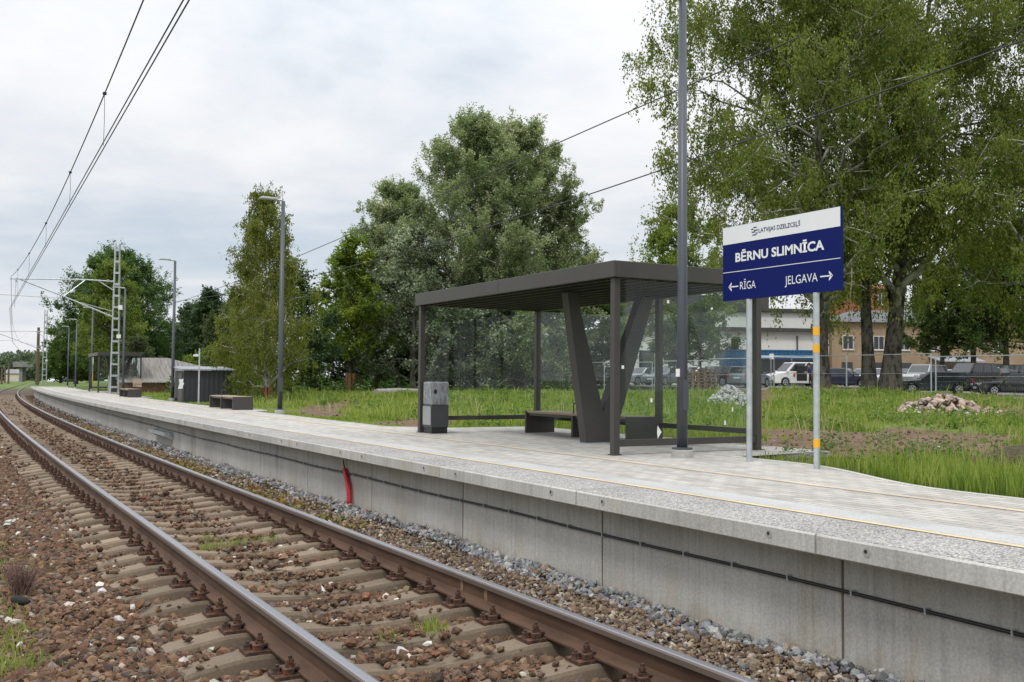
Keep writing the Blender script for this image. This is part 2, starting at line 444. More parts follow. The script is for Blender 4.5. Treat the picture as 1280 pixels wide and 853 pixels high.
# ---- track bed
BED = -.296
def ballast_mat():
    m, nt, N, L, b = nodes('ballast_bed')
    g = N.new('ShaderNodeNewGeometry')
    vo = N.new('ShaderNodeTexVoronoi'); vo.inputs['Scale'].default_value = 19; L.new(g.outputs['Position'], vo.inputs['Vector'])
    hs = N.new('ShaderNodeSeparateColor'); L.new(vo.outputs['Color'], hs.inputs[0])
    r = ramp(N, [(0, (.03, .020, .014)), (.35, (.066, .043, .030)), (.65, (.098, .064, .043)), (.9, (.14, .10, .074)), (1, (.28, .24, .20))])
    L.new(hs.outputs[0], r.inputs[0])
    rd = ramp(N, [(.0, (1, 1, 1)), (.75, (.55, .55, .55))]); L.new(vo.outputs['Distance'], rd.inputs[0])
    f = tex_noise(N, L, g.outputs['Position'], .9, 4, .6)
    rn = ramp(N, [(.3, (.8, .8, .8)), (.7, (1.25, 1.2, 1.12))]); L.new(f, rn.inputs[0])
    c = mixc(N, L, 1., mixc(N, L, 1., r.outputs[0], rd.outputs[0], 'MULTIPLY'), rn.outputs[0], 'MULTIPLY')
    L.new(c, b.inputs['Base Color']); b.inputs['Roughness'].default_value = .95
    b.inputs['Specular IOR Level'].default_value = .15
    iv = N.new('ShaderNodeMath'); iv.operation = 'SUBTRACT'; iv.inputs[0].default_value = 1; L.new(vo.outputs['Distance'], iv.inputs[1])
    bump(N, L, b, iv.outputs[0], .9, .03)
    return m
def bed_h(u):
    u = np.asarray(u, float)
    return BED - .09*sstep(u, 1.2, -.6) - .22*sstep(u, -.6, -2.8) + .02*sstep(u, 3.6, 4.5)
strip('track_bed', ballast_mat(), lambda t: -3.4, lambda t: 4.74, lambda u, t: float(bed_h(u)), -6, 300, 1., 25)

# ---- rails
M_RUST = simple('rusty_rail_steel', (.084, .046, .028), .75, .0, .35, 7., .1, spec=.3, stretch=(1, .25, 1))
M_SHINE = simple('worn_rail_head', (.33, .335, .36), .34, .85, .08, 1.5, stretch=(1, .05, 1))
M_HEADSIDE = simple('rail_head_side', (.16, .125, .105), .5, .35, .2, 4., stretch=(1, .2, 1))
def rail(label, u, t0, t1, z=0., uf=None):
    half = [(.075, -.18), (.075, -.168), (.02, -.148), (.009, -.13), (.009, -.055), (.0345, -.042), (.0365, -.012), (.030, -.002), (.018, 0.)]
    prof = [(-x, zz) for x, zz in half] + [(x, zz) for x, zz in reversed(half)]
    mi_of = []
    n = len(prof)
    for i in range(n):
        a, b_ = prof[i], prof[(i+1) % n]; zc = (a[1]+b_[1])/2
        mi_of.append(1 if zc > -.0035 else (2 if zc > -.045 else 0))
    ts = np.concatenate([np.arange(t0, min(t1, 60), 1.), np.arange(max(60, t0), t1+.1, 2.)]) if t0 < 60 else np.arange(t0, t1, 4.)
    vs, fs, mi = [], [], []
    for t in ts:
        p = trk(u, t) if uf is None else np.array([uf(t), t, 0.])
        for x, zz in prof: vs.append((p[0]+x, p[1], zz+z))
    for i in range(len(ts)-1):
        for k in range(n):
            fs.append((i*n+k, i*n+(k+1) % n, (i+1)*n+(k+1) % n, (i+1)*n+k)); mi.append(mi_of[k])
    m = MB(); m.v, m.f, m.mi = vs, fs, mi
    o = m.build('rail', [M_RUST, M_SHINE, M_HEADSIDE])
    return tag(o, label, 'rail')
U_L, U_R = 1.8215, 3.4115
UC = (U_L+U_R)/2
rail('long rusty steel rail with polished head on the side away from the platform', U_L, -8, 260)
rr = rail('long rusty steel rail with polished head nearest the concrete platform wall', U_R, -8, 260)
for px in (577.5, 607.5):
    p = None
    ts = np.linspace(4, 20, 4000); xs = project(np.stack([U_R-.01+dev(ts), ts, ts*0-.09], -1))[0]
    t = ts[np.argmin(abs(xs-px))]
    mk = MB(); mk.box(U_R-.0125, U_R-.0100, t-.022, t+.022, -.13, -.052)
    mk.build('weld_mark', simple('weld_mark_tan', (.20, .12, .07), .7, 0, .3, 30), rr)
for k, (o_, n_) in enumerate(((-1.5, 'outer'), (0, 'inner'))):
    rail(('farther' if k == 0 else 'nearer') + ' rail of the distant siding curving in from the edge of the grass', 0, 135, 330,
         uf=lambda t, o_=o_: 3.2+o_+.075*(t-150)-.0011*(t-235)**2*.2)

# ---- sleepers
M_SLEEP = concrete('sleeper_concrete', (.195, .148, .104), streak=False, rnd=.25)
M_FAST, nt_, N_, L_n, b_n = nodes('fastening_rust')
tc_ = N_.new('ShaderNodeTexCoord'); f_ = tex_noise(N_, L_n, tc_.outputs['Object'], 22, 4, .65)
r_f = ramp(N_, [(.36, (.030, .020, .016)), (.5, (.062, .034, .023)), (.62, (.15, .058, .025)), (.75, (.085, .05, .035))]); L_n.new(f_, r_f.inputs[0])
L_n.new(r_f.outputs[0], b_n.inputs['Base Color']); b_n.inputs['Roughness'].default_value = .75; b_n.inputs['Specular IOR Level'].default_value = .35
def sleeper_mesh():
    m = MB(); sec = []
    xs = [-1.35, -1.30, -.98, -.62, -.3, 0, .3, .62, .98, 1.30, 1.35]
    top = [-.262, -.246, -.2, -.2, -.232, -.246, -.232, -.2, -.2, -.246, -.262]
    for x, z in zip(xs, top):
        w = .085 if abs(x) < .4 else .095
        sec.append([(x, -.14, -.42), (x, -w-.012, z-.02), (x, -w, z), (x, w, z), (x, w+.012, z-.02), (x, .14, -.42)])
    vs = [p for s in sec for p in s]; n = 6
    fs = [(i*n+k, i*n+k+1, (i+1)*n+k+1, (i+1)*n+k) for i in range(len(sec)-1) for k in range(n-1)]
    fs += [tuple(range(n)), tuple(range((len(sec)-1)*n, len(sec)*n))]
    m.add(vs, fs); return m
def fastening_mesh(cx):
    m = MB()
    m.box(cx-.20, cx+.20, -.075, .075, -.2005, -.1805)
    for s in (-1, 1):
        m.box(cx+s*.118-.028, cx+s*.118+.028, -.055, .055, -.181, -.150)         # ribbed shoulder
        m.box(cx+s*.085-.028, cx+s*.085+.028, -.038, .038, -.160, -.146)         # clip
        m.lathe([(.026, -.146), (.026, -.135), (.017, -.1345), (.017, -.128)], 8, (cx+s*.098, 0, 0))
        m.lathe([(.0225, -.128), (.0225, -.108), (.0135, -.107), (.0125, -.088)], 6, (cx+s*.098, 0, 0))
        for q in (-.0, ):
            m.lathe([(.03, -.181), (.03, -.172), (.023, -.171), (.023, -.148), (.0135, -.147), (.0125, -.132)], 6, (cx+s*.168, q+.012, 0))
    return m
SLEEPERS = [5.42 + (k-16)*.541 for k in range(270)]
s0 = sleeper_mesh().build('sleeper', M_SLEEP)
f_meshes = [fastening_mesh(-.795).build('rail_fastening', M_FAST), fastening_mesh(.795).build('rail_fastening', M_FAST)]
f_small = MB()
f_small.box(-.98, -.60, -.07, .07, -.2005, -.185)
f_small.box(-.98, -.60, -.035, .035, -.184, -.15)
me_fs = f_small.build('rail_fastening', M_FAST).data
bpy.data.objects.remove(bpy.data.objects[[o.name for o in bpy.data.objects if o.data == me_fs][0]])
rs = random.Random(3)
for k, t in enumerate(SLEEPERS):
    o = s0 if k == 0 else s0.copy()
    if k: COL.objects.link(o)
    o.location = trk(UC + rs.uniform(-.02, .02), t + rs.uniform(-.012, .012), rs.uniform(-.006, .0))
    o.rotation_euler = (0, 0, trk_rot(t) + rs.uniform(-.008, .008))
    tag(o, 'weathered tapered concrete sleeper half sunk in ballast under the two running rails', 'sleeper', 'sleepers along the running track')
    if t < 60:
        for i in range(2):
            f = f_meshes[i] if k == 0 else f_meshes[i].copy()
            if k: COL.objects.link(f)
            f.parent = o
    else:
        for x in (0, 1.59):
            f = bpy.data.objects.new('rail_fastening', me_fs); COL.objects.link(f); f.parent = o; f.location.x = x

# ---- loose stones
def ico():
    p = (1+5**.5)/2
    v = np.array([(-1, p, 0), (1, p, 0), (-1, -p, 0), (1, -p, 0), (0, -1, p), (0, 1, p), (0, -1, -p), (0, 1, -p), (p, 0, -1), (p, 0, 1), (-p, 0, -1), (-p, 0, 1)], float)
    f = np.array([(0, 11, 5), (0, 5, 1), (0, 1, 7), (0, 7, 10), (0, 10, 11), (1, 5, 9), (5, 11, 4), (11, 10, 2), (10, 7, 6), (7, 1, 8), (3, 9, 4), (3, 4, 2), (3, 2, 6), (3, 6, 8), (3, 8, 9), (4, 9, 5), (2, 4, 11), (6, 2, 10), (8, 6, 7), (9, 8, 1)])
    return v/np.linalg.norm(v[0]), f
IV, IF = ico()
def rock_variants(rng, n=24):
    out = []
    for _ in range(n):
        v = IV.copy()
        for _ in range(5):   # crushed facets: shave with random planes
            d = rng.normal(size=3); d /= np.linalg.norm(d); h = rng.uniform(.45, .8)
            s = v @ d; v = v - np.outer(np.maximum(s-h, 0), d)
        v *= rng.uniform(.82, 1.18, (12, 1)) * np.array([1, rng.uniform(.65, .95), rng.uniform(.5, .8)])
        out.append(v)
    return np.array(out)
def rot_mats(rng, n, tilt=1.):
    a = rng.uniform(0, 2*np.pi, n); q = rng.normal(size=(n, 3))*np.array([.35, .35, 0])*tilt
    ca, sa = np.cos(a), np.sin(a); Z0 = np.zeros(n); O = np.ones(n)
    Rz = np.stack([ca, -sa, Z0, sa, ca, Z0, Z0, Z0, O], -1).reshape(n, 3, 3)
    cx, sx = np.cos(q[:, 0]), np.sin(q[:, 0]); cy, sy = np.cos(q[:, 1]), np.sin(q[:, 1])
    Rx = np.stack([O, Z0, Z0, Z0, cx, -sx, Z0, sx, cx], -1).reshape(n, 3, 3)
    Ry = np.stack([cy, Z0, sy, Z0, O, Z0, -sy, Z0, cy], -1).reshape(n, 3, 3)
    return Rx @ Ry @ Rz
M_STONE = attr_mat('crushed_stone', 'col', .92, .22, 60., .25)
def stones(name, P, size, cols, rng, parent=None, tilt=1.):
    n = len(P); var = rock_variants(rng); vi = rng.integers(0, len(var), n)
    V = np.einsum('nij,nkj->nki', rot_mats(rng, n, tilt), var[vi]*size[:, None, None]) + P[:, None, :]
    Fc = (IF[None] + (np.arange(n)*12)[:, None, None]).reshape(-1, 3)
    return np_mesh(name, V.reshape(-1, 3), Fc, M_STONE, parent, col=np.repeat(cols, 12, 0))
def palette(rng, n, cols, w, var=.25):
    c = np.array(cols)[rng.choice(len(cols), n, p=np.array(w)/sum(w))]
    return np.clip(c*rng.uniform(1-var, 1+var, (n, 1))*rng.uniform(.95, 1.05, (n, 3)), 0, .8)
def ballast():
    rng = np.random.default_rng(11)
    N = 1100000
    y = rng.uniform(2.5, 40, N); y[:250000] = rng.uniform(38, 85, 250000); u = rng.uniform(-4.5, 4.70, N)
    P = np.stack([u+dev(y), y, bed_h(u)], -1)
    px, py, Z = project(P)
    ok = (Z > 2) & (px > -260) & (px < 1400) & (py < 960)
    dens = np.minimum(1, (8.2/np.maximum(Z, 1))**1.45)
    ok &= rng.uniform(size=N) < dens*.80
    us, ys, Zs = u[ok], y[ok], Z[ok]
    # keep rails and sleeper tops mostly clear
    k = np.round((ys-5.42)/.541); dsl = np.abs(ys-(5.42+k*.541)); c = np.abs(us-UC)
    onsl = (dsl < .105) & (c < 1.33)
    pdrop = np.where(c < .34, .77, np.where(c > 1.17, .84, .972))
    keep = ~(onsl & (rng.uniform(size=len(us)) < pdrop))
    rail_d = np.minimum(np.abs(us-U_L), np.abs(us-U_R)); keep &= rail_d > .09
    keep &= ~((rail_d < .2) & (dsl < .13))
    us, ys, Zs, onsl = us[keep], ys[keep], Zs[keep], onsl[keep]; n = len(us)
    grow = np.clip((Zs/9.)**.5, 1, 2.4)
    left = sstep(us, 1.5, .2)
    r = rng.lognormal(math.log(.0208), .46, n)*grow
    r = np.clip(r, .010, .056)
    right = us > U_R+.15
    r = np.where(right, r*.74, r)
    grey = (us > 4.47 + .12*hnoise(ys, us, 2.3)) & (rng.uniform(size=n) < .84)
    r = np.where(grey, r*1.3, r); c_ = np.abs(us-UC)
    r = np.minimum(r, .055)
    z = bed_h(us) + r*.22 + rng.uniform(0, .026, n) + np.where(onsl, .065, 0)
    z += np.where(grey, -.035*(1-sstep(ys, 4, 10)) + .045*sstep(us, 4.3, 4.7) + .02*hnoise(ys, us, 1.7), 0)
    z += .018*hnoise(us, ys, 3.) - .012*((c_ > .85) & (c_ < 1.4))
    br = palette(rng, n, [(.128, .074, .045), (.100, .062, .040), (.165, .100, .060), (.062, .043, .032), (.19, .135, .09), (.17, .080, .048), (.40, .36, .30), (.120, .098, .078)],
                 [32, 22, 18, 10, 8, 2.2, 1.7, 7])
    tan = palette(rng, n, [(.19, .135, .085), (.14, .10, .072), (.27, .215, .15), (.10, .075, .06), (.40, .35, .29), (.2, .19, .18)], [28, 25, 14, 16, 7, 8])
    gr = palette(rng, n, [(.30, .305, .31), (.21, .215, .225), (.40, .39, .375), (.13, .135, .14), (.30, .235, .18)], [28, 28, 12, 18, 16])
    cols = np.where(right[:, None], tan, br)
    lt = (rng.uniform(size=n) < .10*sstep(us, .9, -.6))[:, None]
    cols = np.where(lt, palette(rng, n, [(.35, .33, .3), (.24, .23, .21)], [1, 1]), cols)
    P = np.stack([us+dev(ys), ys, z], -1)
    a = ~grey
    stuff(stones('track_ballast', P[a], r[a], cols[a], rng), 'brown crushed stone ballast around the rails and sleepers', 'ballast')
    stuff(stones('grey_gravel', P[grey], r[grey], gr[grey], rng, tilt=1.6), 'pale grey crushed granite heaped along the foot of the platform wall', 'gravel')
    # a dozen larger bright cobbles lie loose on top
    k = 26; uu = rng.uniform(.2, 3.2, k); yy = rng.uniform(4.6, 14, k)
    bad = (np.minimum(abs(uu-U_L), abs(uu-U_R)) < .25)
    uu = np.where(bad, uu-.55, uu)
    P = np.stack([uu, yy, bed_h(uu)+.055], -1)
    stuff(stones('pale_cobbles', P, rng.uniform(.026, .048, k), palette(rng, k, [(.52, .5, .46), (.42, .36, .28)], [3, 1]), rng), 'scattered pale rounded cobbles lying on the brown ballast', 'stones')
ballast()

# ================================================================== PLATFORM
J0 = 4.22
def build_platform():
    wall = thing('platform_wall', 'grey precast concrete retaining wall of the platform beside the track', 'wall', (0, 0, 0))
    pm = MB(); pm.box(4.72-4.72, .14, -1.235, 1.235, -.5, .436)
    proto = pm.build('wall_panel', M_WALL, wall, bevel=.006)
    for k in range(-3, 38):
        t = J0 + 2.49*(k+.5)
        o = proto if k == -3 else proto.copy()
        if k > -3: COL.objects.link(o)
        o.location = trk(4.72, t, 0); o.rotation_euler = (0, 0, trk_rot(t)); o.parent = wall
    jm = MB()
    for k in range(-3, 39):
        t = J0+2.49*k; p = trk(4.726, t)
        jm.box(p[0], p[0]+.1, t-.02, t+.02, -.5, .436)
    jm.build('joint_seal', simple('joint_seal_brown', (.13, .10, .075), .9), wall)
    em = MB(); p = trk(4.72, 98.9); em.box(p[0], p[0]+2.4, 98.55, 98.75, -.5, .55)
    em.build('end_panel', M_WALL, wall)
    # coping slabs, each one laid loose on the wall
    agg, nt, N, L, b = nodes('exposed_aggregate')
    g = N.new('ShaderNodeNewGeometry')
    vo = N.new('ShaderNodeTexVoronoi'); vo.inputs['Scale'].default_value = 105; L.new(g.outputs['Position'], vo.inputs['Vector'])
    sp = N.new('ShaderNodeSeparateColor'); L.new(vo.outputs['Color'], sp.inputs[0])
    r = ramp(N, [(0, (.12, .12, .12)), (.3, (.23, .222, .21)), (.6, (.33, .318, .30)), (.85, (.43, .41, .385)), (1, (.55, .53, .49))]); L.new(sp.outputs[0], r.inputs[0])
    f = tex_noise(N, L, g.outputs['Position'], 1.3, 3); rn = ramp(N, [(.3, (.88, .88, .88)), (.7, (1.08, 1.08, 1.08))]); L.new(f, rn.inputs[0])
    L.new(mixc(N, L, 1., r.outputs[0], rn.outputs[0], 'MULTIPLY'), b.inputs['Base Color']); b.inputs['Roughness'].default_value = .9
    b.inputs['Specular IOR Level'].default_value = .2
    bump(N, L, b, vo.outputs['Distance'], .5, .006)
    cm = MB(); h = 1.239; w = .605; z0, z1 = .437, .5575
    # front edge chamfers, rim and recessed-looking aggregate field
    cm.prism([(0, z0+.008), (.008, z0), (w, z0), (w, z1), (.010, z1), (0, z1-.010)], 'y', -h, h)
    cm.box(.022, w-.012, -h+.016, h-.016, z1-.004, z1+.0025, 1)
    sock = MB()
    sock.lathe([(.026, -.0025), (.026, .004)], 16, (0, 0, z1-.052), 'x', 0)
    sock.lathe([(.0105, -.0045), (.0105, .004)], 12, (.0, .006, z1-.047), 'x', 1)
    sm = [simple('socket_grey', (.30, .295, .28), .9), simple('socket_hole', (.02, .02, .02), .9)]
    proto = None
    for k in range(-3, 38):
        t = J0-.075 + 2.495*(k+.5)
        if proto is None:
            proto = cm.build('coping_slab', [M_COPE, agg]); so = sock.build('lifting_socket', sm, proto); so.location.y = h-.36; s2 = so.copy(); COL.objects.link(s2); s2.parent = proto; s2.location.y = -h+.36
            o = proto
        else:
            o = proto.copy(); COL.objects.link(o)
            if t < 40:
                for y in (h-.36, -h+.36):
                    s2 = so.copy(); COL.objects.link(s2); s2.parent = o; s2.location.y = y
        o.location = trk(4.4165, t, 0); o.rotation_euler = (0, 0, trk_rot(t))
        tag(o, 'long concrete coping slab with pebbled top laid on the platform wall edge', 'coping slab', 'coping slabs along the platform edge')
    # paving
    pv, nt, N, L, b = nodes('grey_pavers')
    tc = N.new('ShaderNodeTexCoord'); g = N.new('ShaderNodeNewGeometry')
    br = N.new('ShaderNodeTexBrick'); L.new(tc.outputs['UV'], br.inputs['Vector'])
    br.inputs['Scale'].default_value = 1; br.inputs['Brick Width'].default_value = .2; br.inputs['Row Height'].default_value = .1
    br.inputs['Mortar Size'].default_value = .0045; br.inputs['Mortar Smooth'].default_value = .2
    br.inputs['Color1'].default_value = (.35, .336, .312, 1); br.inputs['Color2'].default_value = (.475, .458, .428, 1)
    br.inputs['Mortar'].default_value = (.17, .16, .145, 1); br.inputs['Bias'].default_value = 0
    f = tex_noise(N, L, g.outputs['Position'], .8, 5, .6); rn = ramp(N, [(.3, (.87, .86, .84)), (.7, (1.07, 1.06, 1.05))]); L.new(f, rn.inputs[0])
    f2 = tex_noise(N, L, g.outputs['Position'], 2.2, 4, .7); r2 = ramp(N, [(.62, (1, 1, 1)), (.78, (.82, .74, .64))]); L.new(f2, r2.inputs[0])
    c = mixc(N, L, 1., br.outputs['Color'], rn.outputs[0], 'MULTIPLY'); c = mixc(N, L, .6, c, r2.outputs[0], 'MULTIPLY')
    fs = tex_noise(N, L, tc.outputs['UV'], 1., 4, .7, (.22, 9., 1)); rs_ = ramp(N, [(.33, (.87, .855, .83)), (.5, (1, 1, 1)), (.68, (1.06, 1.05, 1.03))]); L.new(fs, rs_.inputs[0])
    c = mixc(N, L, 1., c, rs_.outputs[0], 'MULTIPLY')
    f3 = tex_noise(N, L, g.outputs['Position'], 90, 2); r3 = ramp(N, [(.3, (.92,)*3), (.7, (1.08,)*3)]); L.new(f3, r3.inputs[0])
    c = mixc(N, L, 1., c, r3.outputs[0], 'MULTIPLY')
    L.new(c, b.inputs['Base Color']); b.inputs['Roughness'].default_value = .85; b.inputs['Specular IOR Level'].default_value = .25
    bump(N, L, b, br.outputs['Fac'], -.25, .004)
    strip('platform_paving', pv, lambda t: 5.024, lambda t: float(edge_u(t)), ZP, -4, 98.5, .2, 8)
    strip('light_paving_band', concrete('light_paving', (.40, .40, .39), streak=False, rnd=0), lambda t: 5.10, lambda t: 5.40, ZP+.004, -4, 98.5, .5)
    strip('paving_joint_line', simple('joint_dark', (.22, .20, .17), .9), lambda t: 5.404, lambda t: 5.416, ZP+.004, -4, 98.5, .5)
    strip('yellow_line', simple('yellow_line_paint', (.56, .45, .28), .8, 0, .16, 2.), lambda t: 5.03, lambda t: 5.095, ZP+.004, -4, 98.5, .5)
    strip('guiding_line', simple('pale_tactile_line', (.50, .41, .29), .8, 0, .22, 1.1), lambda t: 6.44, lambda t: 6.53, ZP+.004, -4, 98.5, .5)
    # kerb with real thickness along the outer edge
    ts = np.unique(np.concatenate([np.arange(-4, 98.5, .25), [8.94, 8.96, 16.29, 16.31, 59.99, 60.01, 67.49, 67.51]]))
    e = edge_u(ts); V = []
    for t, u in zip(ts, e):
        x = u+float(dev(t))
        V += [(x-.005, t, .40), (x-.005, t, ZP+.005), (x+.07, t, ZP+.005), (x+.07, t, .40)]
    m = MB(); n = len(ts)
    m.add(V, [(i*4+k, i*4+k+1, (i+1)*4+k+1, (i+1)*4+k) for i in range(n-1) for k in range(3)])
    structure(m.build('kerb', concrete('kerb_concrete', (.44, .43, .40), streak=False, rnd=0)))
build_platform()

def conduit():
    t = thing('cable_conduit', 'black cable conduit clipped along the grey platform wall', 'cable', (0, 0, 0))
    ts = np.arange(-2, 98, 1.)
    rng = random.Random(5)
    pts = [trk(4.692, tt, .192 + .006*math.sin(tt*1.7)+(.04 if tt > 22 else 0)*sstep(tt, 22, 30)) for tt in ts]
    MB().tube(pts, .0115, 8).build('conduit', M_BLACK, t, smooth=True)
    cl = MB(); cl.box(-.018, .02, -.006, .006, -.017, .017); cl.box(-.022, -.018, -.004, .004, .0, .024)
    proto = None
    for k in range(70):
        tt = 2.6 + k*.507
        if proto is None:
            proto = cl.build('pipe_clip', M_GALV, t); o = proto
        else: o = proto.copy(); COL.objects.link(o); o.parent = t
        o.location = trk(4.698, tt, .192 + .006*math.sin(tt*1.7)); o.rotation_euler = (0, 0, trk_rot(tt))
conduit()
def red_pipe():
    t = thing('red_cable_duct', 'bright red corrugated duct standing bent out of the gravel against the wall', 'duct', trk(4.66, 12.3, -.26))
    path = [(0, 0, -.05), (0, .0, .12), (.01, .05, .25), (.015, .14, .38), (.02, .24, .50)]
    pts = []; 
    for i in range(41):
        s = i/40*4; k = min(int(s), 3); a = s-k
        pts.append(np.array(path[k])*(1-a)+np.array(path[k+1])*a)
    MB().tube(pts, [.033+.0035*(i % 2) for i in range(41)], 10).build('duct_body', simple('red_plastic', (.42, .012, .022), .35, 0, .1, 8), t)
    MB().tube([(.02, .24, .5), (.02, .29, .57), (.03, .33, .66)], [.012, .010, .004], 6).build('cable_end', simple('dark_red_cable', (.16, .02, .02), .5), t)
red_pipe()
def bracket():
    t = thing('steel_bracket', 'galvanised steel box bracket fixed to the platform wall above the gravel', 'bracket', trk(4.718, 25.1, .07), trk_rot(25))
    m = MB(); m.box(-.20, 0, -1.05, 1.05, .07, .082); m.box(-.20, -.19, -1.05, 1.05, 0, .07); m.build('angle_shelf', M_GALV, t)
    m = MB()
    for y in (-1.05, 1.05):
        m = MB(); m.prism([(-.19, .0), (0, -.09), (0, .07), (-.19, .07)], 'y', y-.006, y+.006); m.build('gusset', M_GALV, t)
bracket()

# ================================================================== SHELTER
def build_shelter(label):
    """local frame: x across the platform from the track, y along the track, z from the paving"""
    s = thing('platform_shelter', label, 'shelter', (0, 0, ZP))
    x0, x1, y0, y1 = 6.84, 9.28, 9.50, 15.14
    zb, zt = 2.10, 2.295
    roof = MB()
    roof.box(x0, x0+.04, y0, y1, zb, zt); roof.box(x1-.04, x1, y0, y1, zb, zt)
    roof.box(x0+.041, x1-.041, y0, y0+.04, zb, zt); roof.box(x0+.041, x1-.041, y1-.04, y1, zb, zt)
    ro = roof.build('roof', M_STEEL, s, bevel=.006)
    MB().box(x0+.041, x1-.041, y0+.041, y1-.041, zt-.03, zt-.012).build('roof_sheet', simple('roof_sheet_dark', (.015, .014, .013), .6), ro)
    gl = MB()
    y = y0+.35
    while y < y1-.1: gl.box(x0+.042, x1-.042, y, y+.05, zb+.03, zb+.13); y += .62
    gl.build('joist', M_STEEL, ro)
    gl = MB(); x = x0+.2
    while x < x1-.1: gl.box(x, x+.035, y0+.042, y1-.042, zb-.0, zb+.028); x += .235
    gl.build('ceiling_slat', simple('slat_dark', (.022, .02, .018), .5), ro)
    sm = MB(); sm.box(x0-.0015, x0-.0003, 12.30, 12.312, zb+.002, zt-.002); sm.build('fascia_seam', M_BLACK, ro)
    def post(x, y, w=.085, d=.085, z1=zb-.002):
        m = MB(); m.box(x-w/2, x+w/2, y-d/2, y+d/2, 0.003, z1); m.box(x-w/2-.02, x+w/2+.02, y-d/2-.02, y+d/2+.02, 0.001, .012)
        m.build('post', M_STEEL, s, bevel=.004)
    FX, BX, RY, LY = 6.93, 9.18, 9.60, 15.05
    for x, y in ((FX, LY), (FX, RY), (BX, RY), (BX, LY)): post(x, y)
    post(BX, 11.62); post(BX, 13.75, .04, .04); post(BX, 12.68, .04, .04)
    def rail_(xa, ya, xb, yb, z0=.20, z1=.27):
        m = MB(); m.box(min(xa, xb), max(xa, xb), min(ya, yb), max(ya, yb), z0, z1); m.build('base_rail', M_STEEL, s)
    rail_(FX+.045, RY-.03, BX-.045, RY+.03, .10, .18); rail_(FX+.045, LY-.03, BX-.045, LY+.03)
    rail_(BX-.03, RY+.045, BX+.03, 11.575); rail_(BX-.03, 11.665, BX+.03, LY-.045)
    def pane(xa, xb, ya, yb, z0):
        MB().box(xa, xb, ya, yb, z0, zb-.006).build('glass_panel', M_GLASS, s)
    mid = (FX+BX)/2
    for y, z0 in ((RY, .19), (LY, .28)):
        pane(FX+.05, mid-.006, y-.005, y+.005, z0); pane(mid+.006, BX-.05, y-.005, y+.005, z0)
    for a, b_ in ((RY+.05, 11.57), (11.67, 12.65), (12.71, 13.72), (13.78, LY-.05)):
        pane(BX-.005, BX+.005, a, b_, .28)
    # V column standing across the shelter
    V = [(7.82, 0.004), (8.27, 0.004), (8.44, .49), (9.0, zb-.002), (8.77, zb-.002), (8.105, .445), (7.645, zb-.002), (7.49, zb-.002)]
    m = MB(); m.prism(V, 'y', 11.5, 11.66)
    m.build('column', M_STEEL, s, bevel=.006)
    MB().box(7.74, 8.36, 11.42, 11.75, .001, .014).build('column_base_plate', M_GALV, s)
    # sticker marks on the near glass
    st = MB()
    for x, z, w, h in ((7.45, .62, .03, .05), (7.7, 1.83, .035, .04), (8.62, .33, .025, .055), (7.9, .58, .03, .03), (8.75, .5, .02, .05), (8.4, 1.78, .03, .03)):
        st.box(x, x+w, RY-.0085, RY-.006, z, z+h)
    st.box(7.02, 7.055, RY-.0085, RY-.006, 1.02, 1.06)
    st.quad((7.56, RY-.008, .18), (7.62, RY-.008, .26), (7.56, RY-.008, .34), (7.55, RY-.008, .26))
    st.build('sticker', M_WHITE, s)
    return s
sh1 = build_shelter('large dark metal and glass platform shelter with a V column beside the blue station sign')
def build_bench(label, back=False):
    b = thing('platform_bench', label, 'bench', (0, 0, ZP), 0, 'benches on the platform')
    L_, D, H = 2.82, .56, .365
    seat = MB()
    for k in range(5):
        x = .015+k*.108; seat.box(x, x+.096, -L_/2+.03, L_/2-.03, H-.035, H)
    seat.build('seat', M_WOOD, b, bevel=.004)
    fr = MB(); fr.box(.04, D-.04, -L_/2+.03, L_/2-.03, H-.075, H-.037); fr.build('seat_frame', M_STEEL, b)
    for y in (-L_/2, 0, L_/2):
        m = MB(); m.box(0, D, y-.025, y+.025, 0, H-.002 if y else H-.04); m.build('leg_panel', M_STEEL, b, bevel=.003)
    m = MB(); y = 0
    m.tube([(.03, y, H-.04), (.03, y, H+.16), (.5, y, H+.16), (.5, y, H-.04)], .014, 8); m.build('armrest', M_STEEL, b)
    return b
bn = build_bench('low wooden bench with black end panels inside the large shelter'); bn.location = (8.53, 12.95, ZP)
b2 = copy_tree(bn, 'low wooden bench with black end panels out on the open platform beside the dark shed'); b2.location = trk(6.93, 28.95, ZP); b2.rotation_euler[2] = trk_rot(29)
b3 = copy_tree(bn, 'low wooden bench with a wooden backrest in front of the lattice mast'); b3.location = trk(6.75, 47.3, ZP); b3.rotation_euler[2] = trk_rot(47)
m = MB()
for k in range(3): m.box(.56, .585, -1.3, 1.3, .45+k*.13, .56+k*.13)
m.build('backrest', M_WOOD, b3)
b4 = copy_tree(bn, 'low bench with black end panels under the distant second shelter'); b4.location = trk(8.5, 64, ZP); b4.rotation_euler[2] = trk_rot(64)

